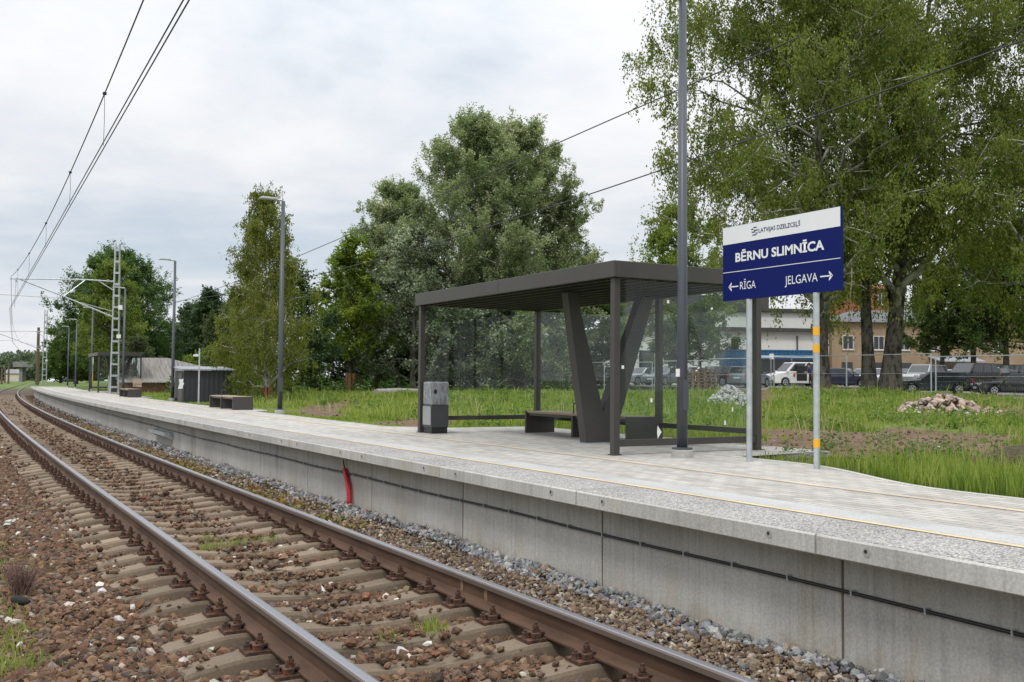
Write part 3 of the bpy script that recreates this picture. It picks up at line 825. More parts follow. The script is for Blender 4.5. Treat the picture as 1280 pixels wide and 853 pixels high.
def litter_bin(label, loc, rz):
    b = thing('litter_bin', label, 'bin', loc, rz)
    MB().box(-.21, .21, -.22, .22, .10, .46).build('bin_body', simple('bin_dark_grey', (.06, .065, .07), .35, .3, .1), b, bevel=.01)
    MB().box(-.19, .19, -.2, .2, .002, .099).build('plinth', M_BLACK, b)
    up = MB(); up.box(-.213, .213, -.223, .223, .461, .84)
    up.build('plastic_wrapped_top', simple('crumpled_film', (.21, .22, .235), .16, 0, .5, 16., 1., stretch=(1, 1, .5)), b, bevel=.03)
    sm = MB(); sm.box(-.223, -.214, -.2, .2, .14, .44, 0); sm.build('side_plate', simple('bin_steel_plate', (.36, .37, .38), .35, .5, .1), b)
    m = MB(); m.lathe([(.04, -.228), (.04, -.221)], 12, (-.12, 0, .68), 'y'); m.build('slot', M_BLACK, b)
    return b
litter_bin('dark grey litter bin wrapped in clear film inside the shelter corner', (7.07, 14.78, ZP), 0).scale = (.74, .74, 1.0)
sh2 = copy_tree(sh1, 'small distant dark shelter near the far end of the platform')
sh2.location = (float(dev(60.5)) + .0, 51, ZP)
# keep it square to the curving platform
def rebase(root, c):
    c = Vector(c)
    root.location = root.location + c
    for ch in kids(root): ch.location = ch.location - c
rebase(sh1, (8.05, 12.3, 0)); rebase(sh2, (8.05, 12.3, 0))
a = trk_rot(63); px_, py_ = 6.85-8.05, 9.6-12.3
ca, sa = math.cos(a), math.sin(a)
tgt = trk(6.93, 60.6)
sh2.rotation_euler[2] = a; sh2.location = (tgt[0]-(px_*ca-py_*sa), tgt[1]-(px_*sa+py_*ca), ZP)

# ================================================================== LAMP POSTS
def lamp(label):
    o = thing('lamp_post', label, 'lamp post', (0, 0, ZP), 0, 'lamp posts along the platform')
    MB().lathe([(.115, -.05), (.125, .0), (.125, .085), (.115, .095)], 20).build('footing', concrete('footing_concrete', (.42, .41, .38), streak=False), o)
    MB().lathe([(.12, .0952), (.12, .115), (.065, .118)], 20).build('base_plate', M_POLE, o)
    MB().lathe([(.062, .1181), (.06, 1.6), (.0455, 5.36)], 20).build('pole', M_POLE, o, smooth=True)
    MB().tube([(0, 0, 5.30), (-.03, 0, 5.375), (-.42, 0, 5.395)], .028, 8).build('lamp_arm', M_GALV, o)
    m = MB(); m.prism([(-.62, 5.37), (-.18, 5.375), (-.16, 5.42), (-.55, 5.43)], 'y', -.09, .09); m.build('lamp_head', simple('lamp_head_grey', (.5, .5, .49), .5), o, bevel=.01)
    m = MB(); m.box(-.04, .04, -.066, -.058, .55, .9); m.build('hatch', M_POLE, o)
    return o
lp = lamp('dark lamp post close by, rising out of sight in front of the shelter')
LAMPS = [(7.45, 9.0, None), (7.39, 24.6, 'dark lamp post standing between the open bench and the shelter'),
         (7.5, 39.5, 'dark lamp post standing in front of the old stone outhouse'),
         (7.45, 53.2, 'dark lamp post rising right beside the near lattice mast'),
         (7.4, 69.7, 'dark lamp post just behind the distant second shelter'),
         (7.4, 84.8, 'dark lamp post second from the far platform end'),
         (7.4, 97., 'dark lamp post at the very far end of the platform')]
for u, t, lab in LAMPS:
    o = lp if lab is None else copy_tree(lp, lab)
    o.location = trk(u, t, ZP); o.rotation_euler[2] = trk_rot(t)
for o_ in kids(lp):
    if o_.name.startswith('pole'):
        pass
lb = MB(); lb.box(-.075, -.055, -.025, .025, .93, 1.02); lb.build('label_plate', M_WHITE, lp)
def camera_pole(label, u, t, h):
    o = thing('camera_pole', label, 'camera pole', trk(u, t, ZP-.05), trk_rot(t))
    MB().lathe([(.028, 0), (.028, h)], 12).build('pole', M_GALV, o)
    m = MB(); m.box(-.20, -.04, -.03, .03, h-.28, h-.21); m.build('camera', M_WHITE, o)
camera_pole('slim grey pole with a white camera in front of the dark shed', 7.65, 35.4, 1.95)
camera_pole('short white camera pole beside the distant second shelter', 7.3, 58.2, 1.0)

# ================================================================== STATION SIGN
def station_sign():
    X = 7.74; yl, yr = 8.61, 6.90; z0, z1 = 2.35, 3.185
    s = thing('station_sign', 'blue and white station name board on two galvanised posts beside the platform', 'sign', (X, 0, 0))
    blue = simple('sign_blue', (.004, .010, .105), .55, 0, .03, spec=.12)
    white = simple('sign_white', (.72, .73, .74), .4, 0, .02)
    MB().box(-.02, .02, yr, yl, z0, z1).build('sign_board', blue, s)
    H = z1-z0; W = yl-yr
    MB().box(-.0225, -.0202, yr+.002, yl-.002, z1-.238*H, z1-.002).build('header_panel', white, s)
    MB().box(-.0225, -.0202, yr+.002, yl-.002, z1-.622*H, z1-.614*H).build('divider_line', white, s)
    def at(sx, sy): return (-.0205, yl-sx*W, z1-sy*H)
    font_col = {'w': white, 'b': blue}
    def text(body, sx0, sx1, top, bot, c, bold, name, xoff=-.0205):
        cu = bpy.data.curves.new('lettering', 'FONT'); cu.body = body; cu.size = 1; cu.resolution_u = 4
        cu.offset = bold
        tmp = bpy.data.objects.new('tmp_text', cu); COL.objects.link(tmp)
        dg = bpy.context.evaluated_depsgraph_get(); dg.update()
        me = bpy.data.meshes.new_from_object(tmp.evaluated_get(dg))
        bpy.data.objects.remove(tmp)
        co = np.zeros(len(me.vertices)*3); me.vertices.foreach_get('co', co); co = co.reshape(-1, 3)
        cu2 = bpy.data.curves.new('cap', 'FONT'); cu2.body = 'H'; cu2.size = 1; cu2.offset = bold
        tmp = bpy.data.objects.new('tmp_text', cu2); COL.objects.link(tmp)
        dg = bpy.context.evaluated_depsgraph_get(); dg.update()
        mh = bpy.data.meshes.new_from_object(tmp.evaluated_get(dg)); bpy.data.objects.remove(tmp)
        hh = np.zeros(len(mh.vertices)*3); mh.vertices.foreach_get('co', hh); hh = hh.reshape(-1, 3)
        hb, ht = hh[:, 1].min(), hh[:, 1].max()
        sxx = (sx1-sx0)*W/(co[:, 0].max()-co[:, 0].min()); szz = (bot-top)*H/(ht-hb)
        out = np.stack([np.full(len(co), xoff-.0026), yl-sx0*W-(co[:, 0]-co[:, 0].min())*sxx, z1-bot*H+(co[:, 1]-hb)*szz], -1)
        me.vertices.foreach_set('co', out.ravel()); me.materials.clear(); me.materials.append(font_col[c]); me.update()
        o = bpy.data.objects.new(name, me); COL.objects.link(o); o.parent = s
    text('B\u0112RNU SLIMN\u012aCA', .122, .878, .370, .491, 'w', .03, 'station_name')
    text('R\u012aGA', .165, .308, .766, .866, 'w', -.002, 'direction_name')
    text('JELGAVA', .562, .826, .762, .866, 'w', -.002, 'direction_name')
    text('LATVIJAS DZELZCE\u013b\u0160', .337, .69, .092, .148, 'b', .006, 'company_name', -.0226)
    def arrow(sx0, sx1, cy, left):
        m = MB(); x = -.0232
        L_ = (sx1-sx0)*W; a = .052; th = .011
        def P(q, z): return (x, yl-((sx0*W+q) if left else (sx1*W-q)), z1-cy*H+z)
        m.add([P(.012, th*.62), P(L_, th*.62), P(L_, -th*.62), P(.012, -th*.62)], [(0, 1, 2, 3)])
        m.add([P(0, 0), P(a, a), P(a+.0, a-.026), P(.026, 0)], [(0, 1, 2, 3)])
        m.add([P(0, 0), P(.026, 0), P(a, -a+.026), P(a, -a)], [(0, 1, 2, 3)])
        m.build('arrow', white, s)
    arrow(.055, .148, .818, True); arrow(.847, .944, .815, False)
    lg = MB()
    for r, (a, b_) in enumerate([(.35, .8), (.0, .34), (.42, 1.), (.1, .6), (.66, .95), (.2, .75)]):
        z = .062+r*.0195
        lg.box(-.0252, -.0226, yl-(.268+.062*b_)*W, yl-(.268+.062*a)*W, z1-(z+.0125)*H, z1-z*H)
    lg.build('company_emblem', blue, s)
    gp = None
    for y in (8.21, 7.24):
        m = MB(); m.lathe([(.032, ZP-.1), (.032, z0+.25 if False else z0-.001)], 16, (.0, y, 0)); p = m.build('post', M_GALV, s, smooth=False)
        MB().box(.021, .035, y-.03, y+.03, z0+.05, z1-.06).build('post_bracket', M_GALV, s)
        gp = p
    yel = simple('yellow_band', (.80, .40, .015), .45, 0, .04)
    for pa, pb in ((409, 419.5), (430.5, 441), (549, 559.5)):
        d = ray(1020, pa); za = CAM_Z+d[2]*7.74/d[0]; d = ray(1020, pb); zb_ = CAM_Z+d[2]*7.74/d[0]
        MB().lathe([(.034, zb_), (.034, za)], 16, (0, 7.24, 0)).build('yellow_band', yel, gp)
station_sign()
def far_sign():
    s = thing('edge_on_sign', 'edge on station board with a yellow banded post beyond the distant shelter', 'sign', trk(7.75, 74, 0), trk_rot(74))
    for y in (-.9, .9):
        MB().lathe([(.035, ZP-.1), (.035, 2.3)], 8, (0, y, 0)).build('post', M_GALV, s)
        MB().lathe([(.038, .9), (.038, 1.7)], 8, (0, y, 0)).build('yellow_band', simple('yellow_band', (.8, .4, .015)), s)
    MB().box(-.03, .03, -1., 1., 2.3, 3.0).build('sign_board', M_WHITE, s)
far_sign()

# ================================================================== OVERHEAD LINE
def lattice_mast(name, label, loc, rz, H, cant):
    m_ = thing(name, label, 'mast', loc, rz, 'overhead line masts')
    for sx in (-1, 1):
        m = MB(); m.tube([(sx*.21, 0, 0), (sx*.105, 0, H)], .05, 4); m.build('leg', M_GALV, m_)
    bt = MB(); z = .35
    while z < H:
        w = .21-(.105*z/H); bt.box(-w, w, -.055, -.045, z-.055, z+.055); bt.box(-w, w, .045, .055, z-.055, z+.055); z += .62
    bt.build('batten', M_GALV, m_)
    MB().box(-.32, .32, -.28, .28, -.5, .03).build('footing', concrete('mast_footing', (.4, .39, .36), streak=False), m_)
    if cant:
        x = -.16
        c = MB(); c.tube([(x, 0, 6.08), (-1.6, 0, 6.1), (-5.2, 0, 5.96)], .034, 8); c.build('top_tube', M_GALV, m_)
        c = MB(); c.tube([(x, 0, 4.15), (-2.6, 0, 5.14), (-4.9, 0, 6.02)], .034, 8); c.build('bracket_tube', M_GALV, m_)
        c = MB(); c.tube([(-1.6, 0, 6.06), (-2.62, 0, 5.16)], .025, 6); c.build('strut', M_GALV, m_); c = MB(); c.tube([(-.9, 0, 6.05), (-.1, 0, 5.55)], .025, 6); c.build('strut', M_GALV, m_)
        c = MB(); c.tube([(x, 0, 4.45), (-1.9, 0, 4.88)], .015, 6); c.build('tie', M_GALV, m_)
        c = MB(); c.tube([(-2.7, 0, 5.05), (-7.0, 0, 5.15)], .018, 6); c.build('registration_arm', M_GALV, m_)
        c = MB(); c.tube([(-4.9, 0, 6.0), (-4.95, 0, 4.48)], .014, 6); c.build('drop_rod', M_GALV, m_)
        for xx, zz in ((-.45, 6.085), (-.5, 4.28), (-4.9, 5.86)):
            c = MB(); 
            for k in range(4): c.lathe([(.02, 0), (.065, .01), (.02, .03)], 10, (xx, 0, zz-.06+k*.035))
            c.build('insulator', simple('insulator_white', (.6, .6, .58), .3), m_)
        MB().box(.1, .3, -.12, .12, 4.55, 4.8).build('junction_box', M_WHITE, m_); MB().box(.05, .25, -.1, .1, 3.0, 3.2).build('junction_box', M_WHITE, m_)
    return m_
lattice_mast('lattice_mast', 'tall galvanised lattice mast with a cantilever reaching over the track', trk(7.53, 57.5, .55), trk_rot(57.5), 8.15, True)
lattice_mast('lattice_mast', 'distant galvanised lattice mast past the platform end', trk(5.75, 113, .0), trk_rot(113), 8.3, True)
def wires():
    def cat_a(t): return 2.3+(t-14)*.0186
    S = 57.5
    tn = np.linspace(3, S, 60)
    def zm(t): return 5.98+.62*((t-35)/22.5)**2 if t > 35 else 5.98+.66*((t-35)/21.)**2
    def zc(t): return 5.62-.0135*(t-7)+.0001*(t-30)**2*.4
    # spans beyond the mast follow chords of the curve
    far = [(57.5, cat_a(57.5)), (113, UC+float(dev(113))+.1), (168, UC+float(dev(168)))]
    def chain(zf, dx, dip):
        pts = [(cat_a(t)+dx, t, zf(t)) for t in tn]
        zs = zf(S)
        for (ta, aa), (tb, ab) in zip(far[:-1], far[1:]):
            for i in range(1, 21):
                s = i/20; pts.append((aa+(ab-aa)*s+dx, ta+(tb-ta)*s, zs-dip*4*s*(1-s)))
        return pts
    mw_ = thing('messenger_wire', 'sagging upper catenary wire with short droppers above the track', 'wire', (0, 0, 0))
    MB().tube(chain(zm, 0, .55), .0115, 5).build('wire', M_CABLE, mw_)
    for t in (18.5, 24.8, 32.4, 41, 50):
        d = MB()
        d.tube([(cat_a(t), t, zm(t)), (cat_a(t)+.02, t+.1, (zm(t)+zc(t))/2), (cat_a(t), t, zc(t))], .0045, 4)
        d.box(cat_a(t)-.03, cat_a(t)+.03, t-.03, t+.03, zm(t)-.02, zm(t)+.02)
        d.build('dropper', M_CABLE, mw_)
    for i, dx in enumerate((-.028, .028)):
        w = MB().tube(chain(zc, dx, .05), .0095, 5).build('contact_wire', M_CABLE)
        tag(w, ('second' if i else 'first') + ' of the two parallel contact wires hanging under the catenary, on its %s side' % ('platform' if i else 'outer'), 'wire', 'paired contact wires')
    for pix, lab in ((((1400, 5), (1280, 52), (1000, 155), (800, 218), (730, 243), (388, 348), (230, 375), (150, 385)), 'lower feeder wire sagging across the sky behind the shelter roof'),
                     (((1000, 40), (800, 140), (690, 187), (530, 245), (427, 299), (371, 322), (269, 362), (200, 384)), 'upper feeder wire crossing in front of the tall poplars')):
        pts = []
        for x, y in pix:
            d_ = ray(x, y); p = np.array([0, 0, CAM_Z]) + d_*15/d_[0]; pts.append(p)
        P = np.array(pts); tt = np.linspace(P[0, 1], P[-1, 1], 60)
        cz = np.polyfit(P[:, 1], P[:, 2], 3)
        w = MB().tube([(15, t, np.polyval(cz, t)) for t in tt], .016, 5).build('feeder_wire', M_CABLE); tag(w, lab, 'wire')
wires()
def pole(name, label, loc, h, r, mat, arms=0):
    o = thing(name, label, 'pole', loc)
    MB().lathe([(r, -.2), (r*.7, h)], 8).build('pole', mat, o)
    for k in range(arms):
        MB().box(-.7, .7, -.05, .05, h-.4-k*.6, h-.3-k*.6).build('cross_arm', mat, o)
M_OLDWOOD = simple('old_wood_pole', (.12, .085, .06), .9, 0, .2)
pole('wooden_pole', 'brown wooden pole standing left of the distant lattice mast', trk(5.1, 122, 0), 6.9, .2, M_OLDWOOD, 0)
for k, (px, Z, h, lab) in enumerate(((10.5, 215, 4.6, 'short wooden post by the far siding, taller of three'), (6, 240, 3.8, 'short wooden post by the far siding, at the left edge'), (2, 200, 3.2, 'short wooden post by the far siding, lowest of three'))):
    pole('wooden_post', lab, at_depth(px, Z, -.2), h, .22, M_OLDWOOD)

# ================================================================== BUILDINGS
def wall_building(name, label, cat, x_left, Z, heading, W, D, H, zb, wallmat, wins, roof, extra=None):
    """front wall runs from a corner seen at photo column x_left; heading = angle of the wall from the camera's right, turning away"""
    p = at_depth(x_left, Z, zb)
    a = math.atan2(CR[1], CR[0]) + heading
    b = thing(name, label, cat, p, a)
    MB().box(0, W, 0, D, -.5, H).build('wall', wallmat, b)
    fm = simple('window_frame_white', (.62, .6, .56), .5); gm = simple('window_dark_glass', (.028, .032, .036), .12, 0, .2, 2.)
    for (x, z, w, h, kind) in wins:
        f = MB(); t = .07
        if kind == 'w':
            f.box(x, x+w, -.03, -.003, z, z+t); f.box(x, x+w, -.03, -.003, z+h-t, z+h)
            f.box(x, x+t, -.03, -.003, z+t, z+h-t); f.box(x+w-t, x+w, -.03, -.003, z+t, z+h-t)
            f.box(x+w*.5-.03, x+w*.5+.03, -.03, -.003, z+t, z+h-t)
            f.box(x-.1, x+w+.1, -.12, -.003, z-.08, z-.002)
            o = f.build('window', fm, b)
            MB().box(x+t, x+w-t, -.012, -.003, z+t, z+h-t).build('pane', gm, o)
        elif kind == 'd':
            f.box(x, x+w, -.04, -.003, z, z+h); o = f.build('door', simple('door_grey', (.12, .11, .10), .5), b)
        else:
            f.box(x, x+w, -.02, -.003, z, z+h); f.build('window', gm, b)
    rm = simple(name+'_roof', roof[1], .8, 0, .2, 2.)
    if roof[0] == 'flat':
        MB().box(-.5, W+.25, -.6, D+.5, H, H+.35).build('roof', rm, b)
    elif roof[0] == 'hip':
        h = roof[2]; o_ = .5
        v = [(-o_, -o_, H), (W+o_, -o_, H), (W+o_, D+o_, H), (-o_, D+o_, H), (D*.5, D*.5, H+h), (W-D*.5, D*.5, H+h)]
        MB().add(v, [(0, 1, 5, 4), (1, 2, 5), (2, 3, 4, 5), (3, 0, 4), (3, 2, 1, 0)]).build('roof', rm, b)
    else:
        h = roof[2]; o_ = .4
        MB().prism([(-o_, H-.05), (D*.5, H+h), (D+o_, H-.05)], 'x', -o_, W+o_).build('roof', rm, b)
    if extra: extra(b)
    return b
plaster_w = simple('white_plaster', (.66, .645, .61), .9, 0, .05, .6)
plaster_t = simple('tan_plaster', (.315, .225, .142), .92, 0, .16, .7)
plaster_b = simple('beige_plaster', (.56, .50, .42), .92, 0, .08, .6)
def wb_extra(b):
    MB().box(7, 23, 4, 12, 6.25, 8.2).build('upper_storey', plaster_w, b)
    MB().box(6.6, 23.4, 3.6, 12.4, 8.21, 8.55).build('upper_roof', simple('dark_roof_edge', (.05, .047, .045), .7), b)
    MB().prism([(12.6, 6.3), (20, 6.3), (20, 11.0), (12.6, 10.6)], 'x', 6, 22).build('rear_hall', simple('dark_hall_roof', (.07, .065, .062), .8), b)
    for x in (8.4, 19.0): MB().box(x, x+.12, -.14, -.004, 0, 5.5).build('downpipe', simple('downpipe_grey', (.08, .08, .08), .5), b)
wall_building('clinic_building', 'long white building with dark flat eaves behind the parked cars and blue container', 'building', 772, 98, R(11), 22.6, 14, 5.9, .7, plaster_w,
    [(2.2, 1.9, 1.6, 1.9, 'p'), (5.2, 1.9, 1.2, 1.9, 'p'), (10.2, 2.9, .5, 2.2, 'p'), (11.9, 2.9, .8, 2.2, 'p'), (17.1, 3.0, .95, .8, 'p'), (14.1, 3.3, .12, .5, 'p'), (14.9, 3.3, .12, .5, 'p')],
    ('flat', (.055, .052, .05)), wb_extra)
tw = []
for x in (1.2, 4.7, 7.6, 10.9, 15.2, 18.6, 22.5): tw.append((x, 4.25, 1.25, 1.5, 'w'))
for x in (1.1, 4.6, 7.8, 18.7, 22.2): tw.append((x, 1.15, 1.25, 1.75, 'p'))
tw.append((12.9, 0, 1.8, 2.6, 'd'))
def tb_extra(b):
    m = MB(); m.prism([(-2.4, 3.0), (-.004, 3.5), (-.004, 3.62), (-2.4, 3.12)], 'x', 11.0, 16.2); m.build('porch_roof', simple('porch_roof_sheet', (.30, .33, .36), .5), b)
wall_building('tan_building', 'two storey tan plastered building with grey roof behind the birch trunks', 'building', 1040, 106, R(8), 24.5, 11, 7.2, .75, plaster_t, tw, ('hip', (.095, .095, .10), 1.7), tb_extra)
wall_building('beige_wing', 'pale beige low wing joined to the tan building at the right edge', 'building', 1215, 112, R(6), 14, 9, 6.2, .75, plaster_b,
    [(.8, .9, 1., 2.4, 'p'), (3.2, .9, 1., 2.4, 'p'), (6., 1.2, 1.3, 1.7, 'p'), (9, 1.2, 1.3, 1.7, 'p')], ('hip', (.2, .19, .18), 1.8))
brick = simple('orange_brick', (.30, .11, .06), .9, 0, .22, 3.)
wall_building('brick_block', 'tall orange brick block showing above the tan building roof between birches', 'building', 1066, 150, R(14), 6.4, 9, 15.0, .75, brick,
    [(1.6, 9.5, 1.2, 1.8, 'w'), (4.4, 9.5, 1.2, 1.8, 'w'), (1.6, 12.6, 1.2, 1.8, 'w'), (4.4, 12.6, 1.2, 1.8, 'w')], ('hip', (.20, .075, .045), 2.2))

def outhouse():
    t = 60.0
    b = thing('stone_outhouse', 'old low outhouse with weathered grey asbestos roof and stained brick wall', 'outhouse', (9.1, t, .5))
    bm = MB(); bm.box(.0, 4.6, .3, 5.5, -.2, .62)
    m, nt, N, L, bb = nodes('stained_brick')
    g = N.new('ShaderNodeNewGeometry'); f = tex_noise(N, L, g.outputs['Position'], 1.9, 5, .65)
    r = ramp(N, [(.36, (.20, .085, .065)), (.5, (.28, .17, .12)), (.62, (.33, .27, .21)), (.75, (.40, .36, .31))]); L.new(f, r.inputs[0]); L.new(r.outputs[0], bb.inputs['Base Color']); bb.inputs['Roughness'].default_value = .95
    bm.build('wall', m, b)
    rm = simple('asbestos_roof', (.19, .178, .16), .95, 0, .5, 1.6, .4, stretch=(9, .6, .6))
    def corr(x0, x1, ya, za, yb, zb_, name):
        m_ = MB(); n = int((x1-x0)/.09); V = []
        for i in range(n+1):
            x = x0+(x1-x0)*i/n; dz = .02*(i % 2)
            V += [(x, ya, za+dz), (x, yb, zb_+dz)]
        m_.add(V, [(2*i, 2*i+1, 2*i+3, 2*i+2) for i in range(n)])
        o = m_.build(name, rm, b, recalc=False); so = o.modifiers.new('thick', 'SOLIDIFY'); so.thickness = .025
    corr(-.25, 3.0, -.15, .62, 1.9, 1.02, 'lean_to_roof')
    m_ = MB(); m_.add([(.9, 1.0, .72), (6.3, 1.0, .58), (1.15, 3.3, 2.12), (3.0, 3.3, 2.14), (6.4, 3.3, 1.35), (.9, 5.6, .7), (6.3, 5.6, .6)],
                      [(0, 1, 4, 3, 2), (2, 3, 4, 6, 5), (0, 2, 5), (1, 6, 4)]); m_.build('roof', rm, b)
outhouse()
def shed():
    b = thing('dark_shed', 'small dark corrugated steel shed with a pale ribbed roof beside the platform', 'shed', (7.86, 38.0, .5), trk_rot(38))
    dm = simple('dark_corrugated_steel', (.032, .033, .038), .5, .2, .1, 3.)
    m = MB(); W = 1.76; n = 30; V = []
    for i in range(n+1):
        x = W*i/n; y = -.005 if (i % 3) == 0 else .005
        V += [(x, y, 0), (x, y, 1.21)]
    m.add(V, [(2*i, 2*i+1, 2*i+3, 2*i+2) for i in range(n)])
    m.build('front_cladding', dm, b, recalc=False)
    MB().box(.003, W-.003, .02, 1.8, 0, 1.2).build('body', dm, b)
    r = MB(); V = []; n = 30
    for i in range(n+1):
        x = -.12+(W+.24)*i/n; dz = .022*(i % 2)
        V += [(x, -.16, 1.215+dz), (x, 1.95, 1.34+dz)]
    r.add(V, [(2*i, 2*i+1, 2*i+3, 2*i+2) for i in range(n)]); o = r.build('roof', simple('shed_roof_sheet', (.27, .29, .32), .45, .4, .1), b, recalc=False)
    so = o.modifiers.new('thick', 'SOLIDIFY'); so.thickness = .03; so.offset = -1
    d = MB(); d.box(-.03, .0, .25, 1.0, .02, 1.1); d.build('door', simple('shed_door', (.055, .056, .062), .5), b)
    p = thing('torn_board', 'jagged torn white board leaning on the corner of the dark shed', 'board', (7.66, 38.0, 1.02), 0)
    MB().prism([(0, 0), (.17, .02), (.16, .1), (.21, .2), (.17, .25), (.18, .38), (.1, .35), (.03, .37), (.05, .2)], 'y', -.03, 0).build('board', M_WHITE, p)
    MB().box(.12, .16, -.028, -.002, -.47, .03).build('stake', M_OLDWOOD, p)
shed()

def container():
    p = at_depth(909, 83, .72); a = math.atan2(CR[1], CR[0]) + R(4)
    b = thing('shipping_container', 'long blue corrugated container standing behind the parked cars', 'container', p, a)
    blue = simple('container_blue', (.022, .115, .24), .55, 0, .18, 1.5)
    m = MB(); W = 8.6; n = 90; V = []
    for i in range(n+1):
        x = W*i/n; y = -.02 if (i % 4) in (0, 1) else .03
        V += [(x, y, .12), (x, y, 3.32)]
    m.add(V, [(2*i, 2*i+1, 2*i+3, 2*i+2) for i in range(n)]); m.build('side_wall', blue, b, recalc=False)
    MB().box(.0, W, .04, 2.4, .1, 3.3).build('body', blue, b)
    f = MB(); f.box(-.02, W+.02, -.04, 2.42, 3.321, 3.44); f.box(-.02, W+.02, -.04, 2.42, -.02, .1); f.build('frame', blue, b)
    c = thing('carport', 'low pale roofed shelter in front of the blue container', 'carport', at_depth(948, 80, .72), a)
    MB().box(0, 5.4, -.1, 1.6, 2.72, 2.86).build('roof', simple('carport_roof', (.62, .68, .72), .5), c)
    for x in (.05, 2.7, 5.3):
        MB().box(x, x+.06, -.05, .01, 0, 2.718).build('post', M_GALV, c)
    MB().box(.1, 5.3, 1.5, 1.55, 0, 2.6).build('back_panel', simple('carport_back', (.23, .245, .25), .6), c)
    n_ = thing('notice_board', 'small white notice plate on a post before the blue container', 'notice', at_depth(964.5, 79, .72), a)
    MB().box(-.17, .17, -.02, .02, 2.55, 2.98).build('plate', M_WHITE, n_); MB().box(-.03, .03, .021, .06, 0, 2.8).build('post', simple('dark_blue_post', (.01, .03, .07), .5), n_)
container()

def bridge():
    b = thing('road_bridge', 'low grey road bridge over the track before the far woods', 'bridge', at_depth(34, 300, 0), math.atan2(CR[1], CR[0]))
    c = concrete('bridge_concrete', (.23, .225, .22), streak=True)
    MB().box(-4.5, 3.4, 0, 4, 4.3, 5.3).build('deck', c, b)
    for x in (-3., 2.2): MB().box(x, x+1.0, 1, 3, -.5, 4.29).build('pier', c, b)
    MB().box(-4.5, 3.4, 0, .1, 5.31, 5.9).build('parapet', c, b)
    h = thing('pale_house', 'tiny white building at the edge of the far woods left of the bridge', 'house', at_depth(14.5, 320, -.2), math.atan2(CR[1], CR[0]))
    MB().box(-2.2, 2.2, 0, 4, 0, 2.6).build('wall', plaster_b, h); MB().prism([(-.4, 2.6), (4.4, 2.6), (2, 4)], 'x', -2.5, 2.5).build('roof', c, h)
bridge()
def spire():
    s = thing('church_spire', 'distant slender grey church spire above the trees', 'spire', at_depth(228.3, 620, 0))
    st = simple('spire_slate', (.16, .20, .24), .8)
    MB().box(-2.6, 2.6, -2.6, 2.6, 0, 27).build('tower', st, s)
    MB().lathe([(3.2, 27), (1.1, 35), (.15, 45)], 8).build('steeple', st, s)
spire()

# car park surface, kerb
def lot_z(Z): return .72+.42*float(sstep(Z, 63, 76))
def lot():
    m = MB(); z = .72
    xs = (540, 700, 880, 1060, 1310, 1520, 1700); ns = (88, 80, 71, 63, 58, 58, 58)
    rows = []
    for k in range(9):
        f = k/8
        rows.append([at_depth(x, n_+(118-n_)*f**1.6, lot_z(n_+(118-n_)*f**1.6)) for x, n_ in zip(xs, ns)])
    V = [tuple(p) for r_ in rows for p in r_]; w = len(xs)
    m.add(V, [(i*w+j, i*w+j+1, (i+1)*w+j+1, (i+1)*w+j) for i in range(8) for j in range(w-1)])
    o = m.build('car_park', simple('car_park_grit', (.20, .185, .165), .95, 0, .25, 1.2, .2, coords='Object')); structure(o)
    k = MB(); P = [at_depth(x, Z, z) for x, Z in ((1130, 60.8), (1180, 59.8), (1240, 58.6), (1310, 57.6), (1400, 57))]
    V = []
    for p in P: V += [(p[0], p[1], .60), (p[0], p[1], .80), (p[0]+.12, p[1]+.2, .80), (p[0]+.12, p[1]+.2, .60)]
    k.add(V, [(i*4+j, i*4+j+1, (i+1)*4+j+1, (i+1)*4+j) for i in range(len(P)-1) for j in range(3)])
    structure(k.build('car_park_kerb', concrete('sandy_kerb', (.40, .36, .30), streak=False, rnd=0)))
lot()

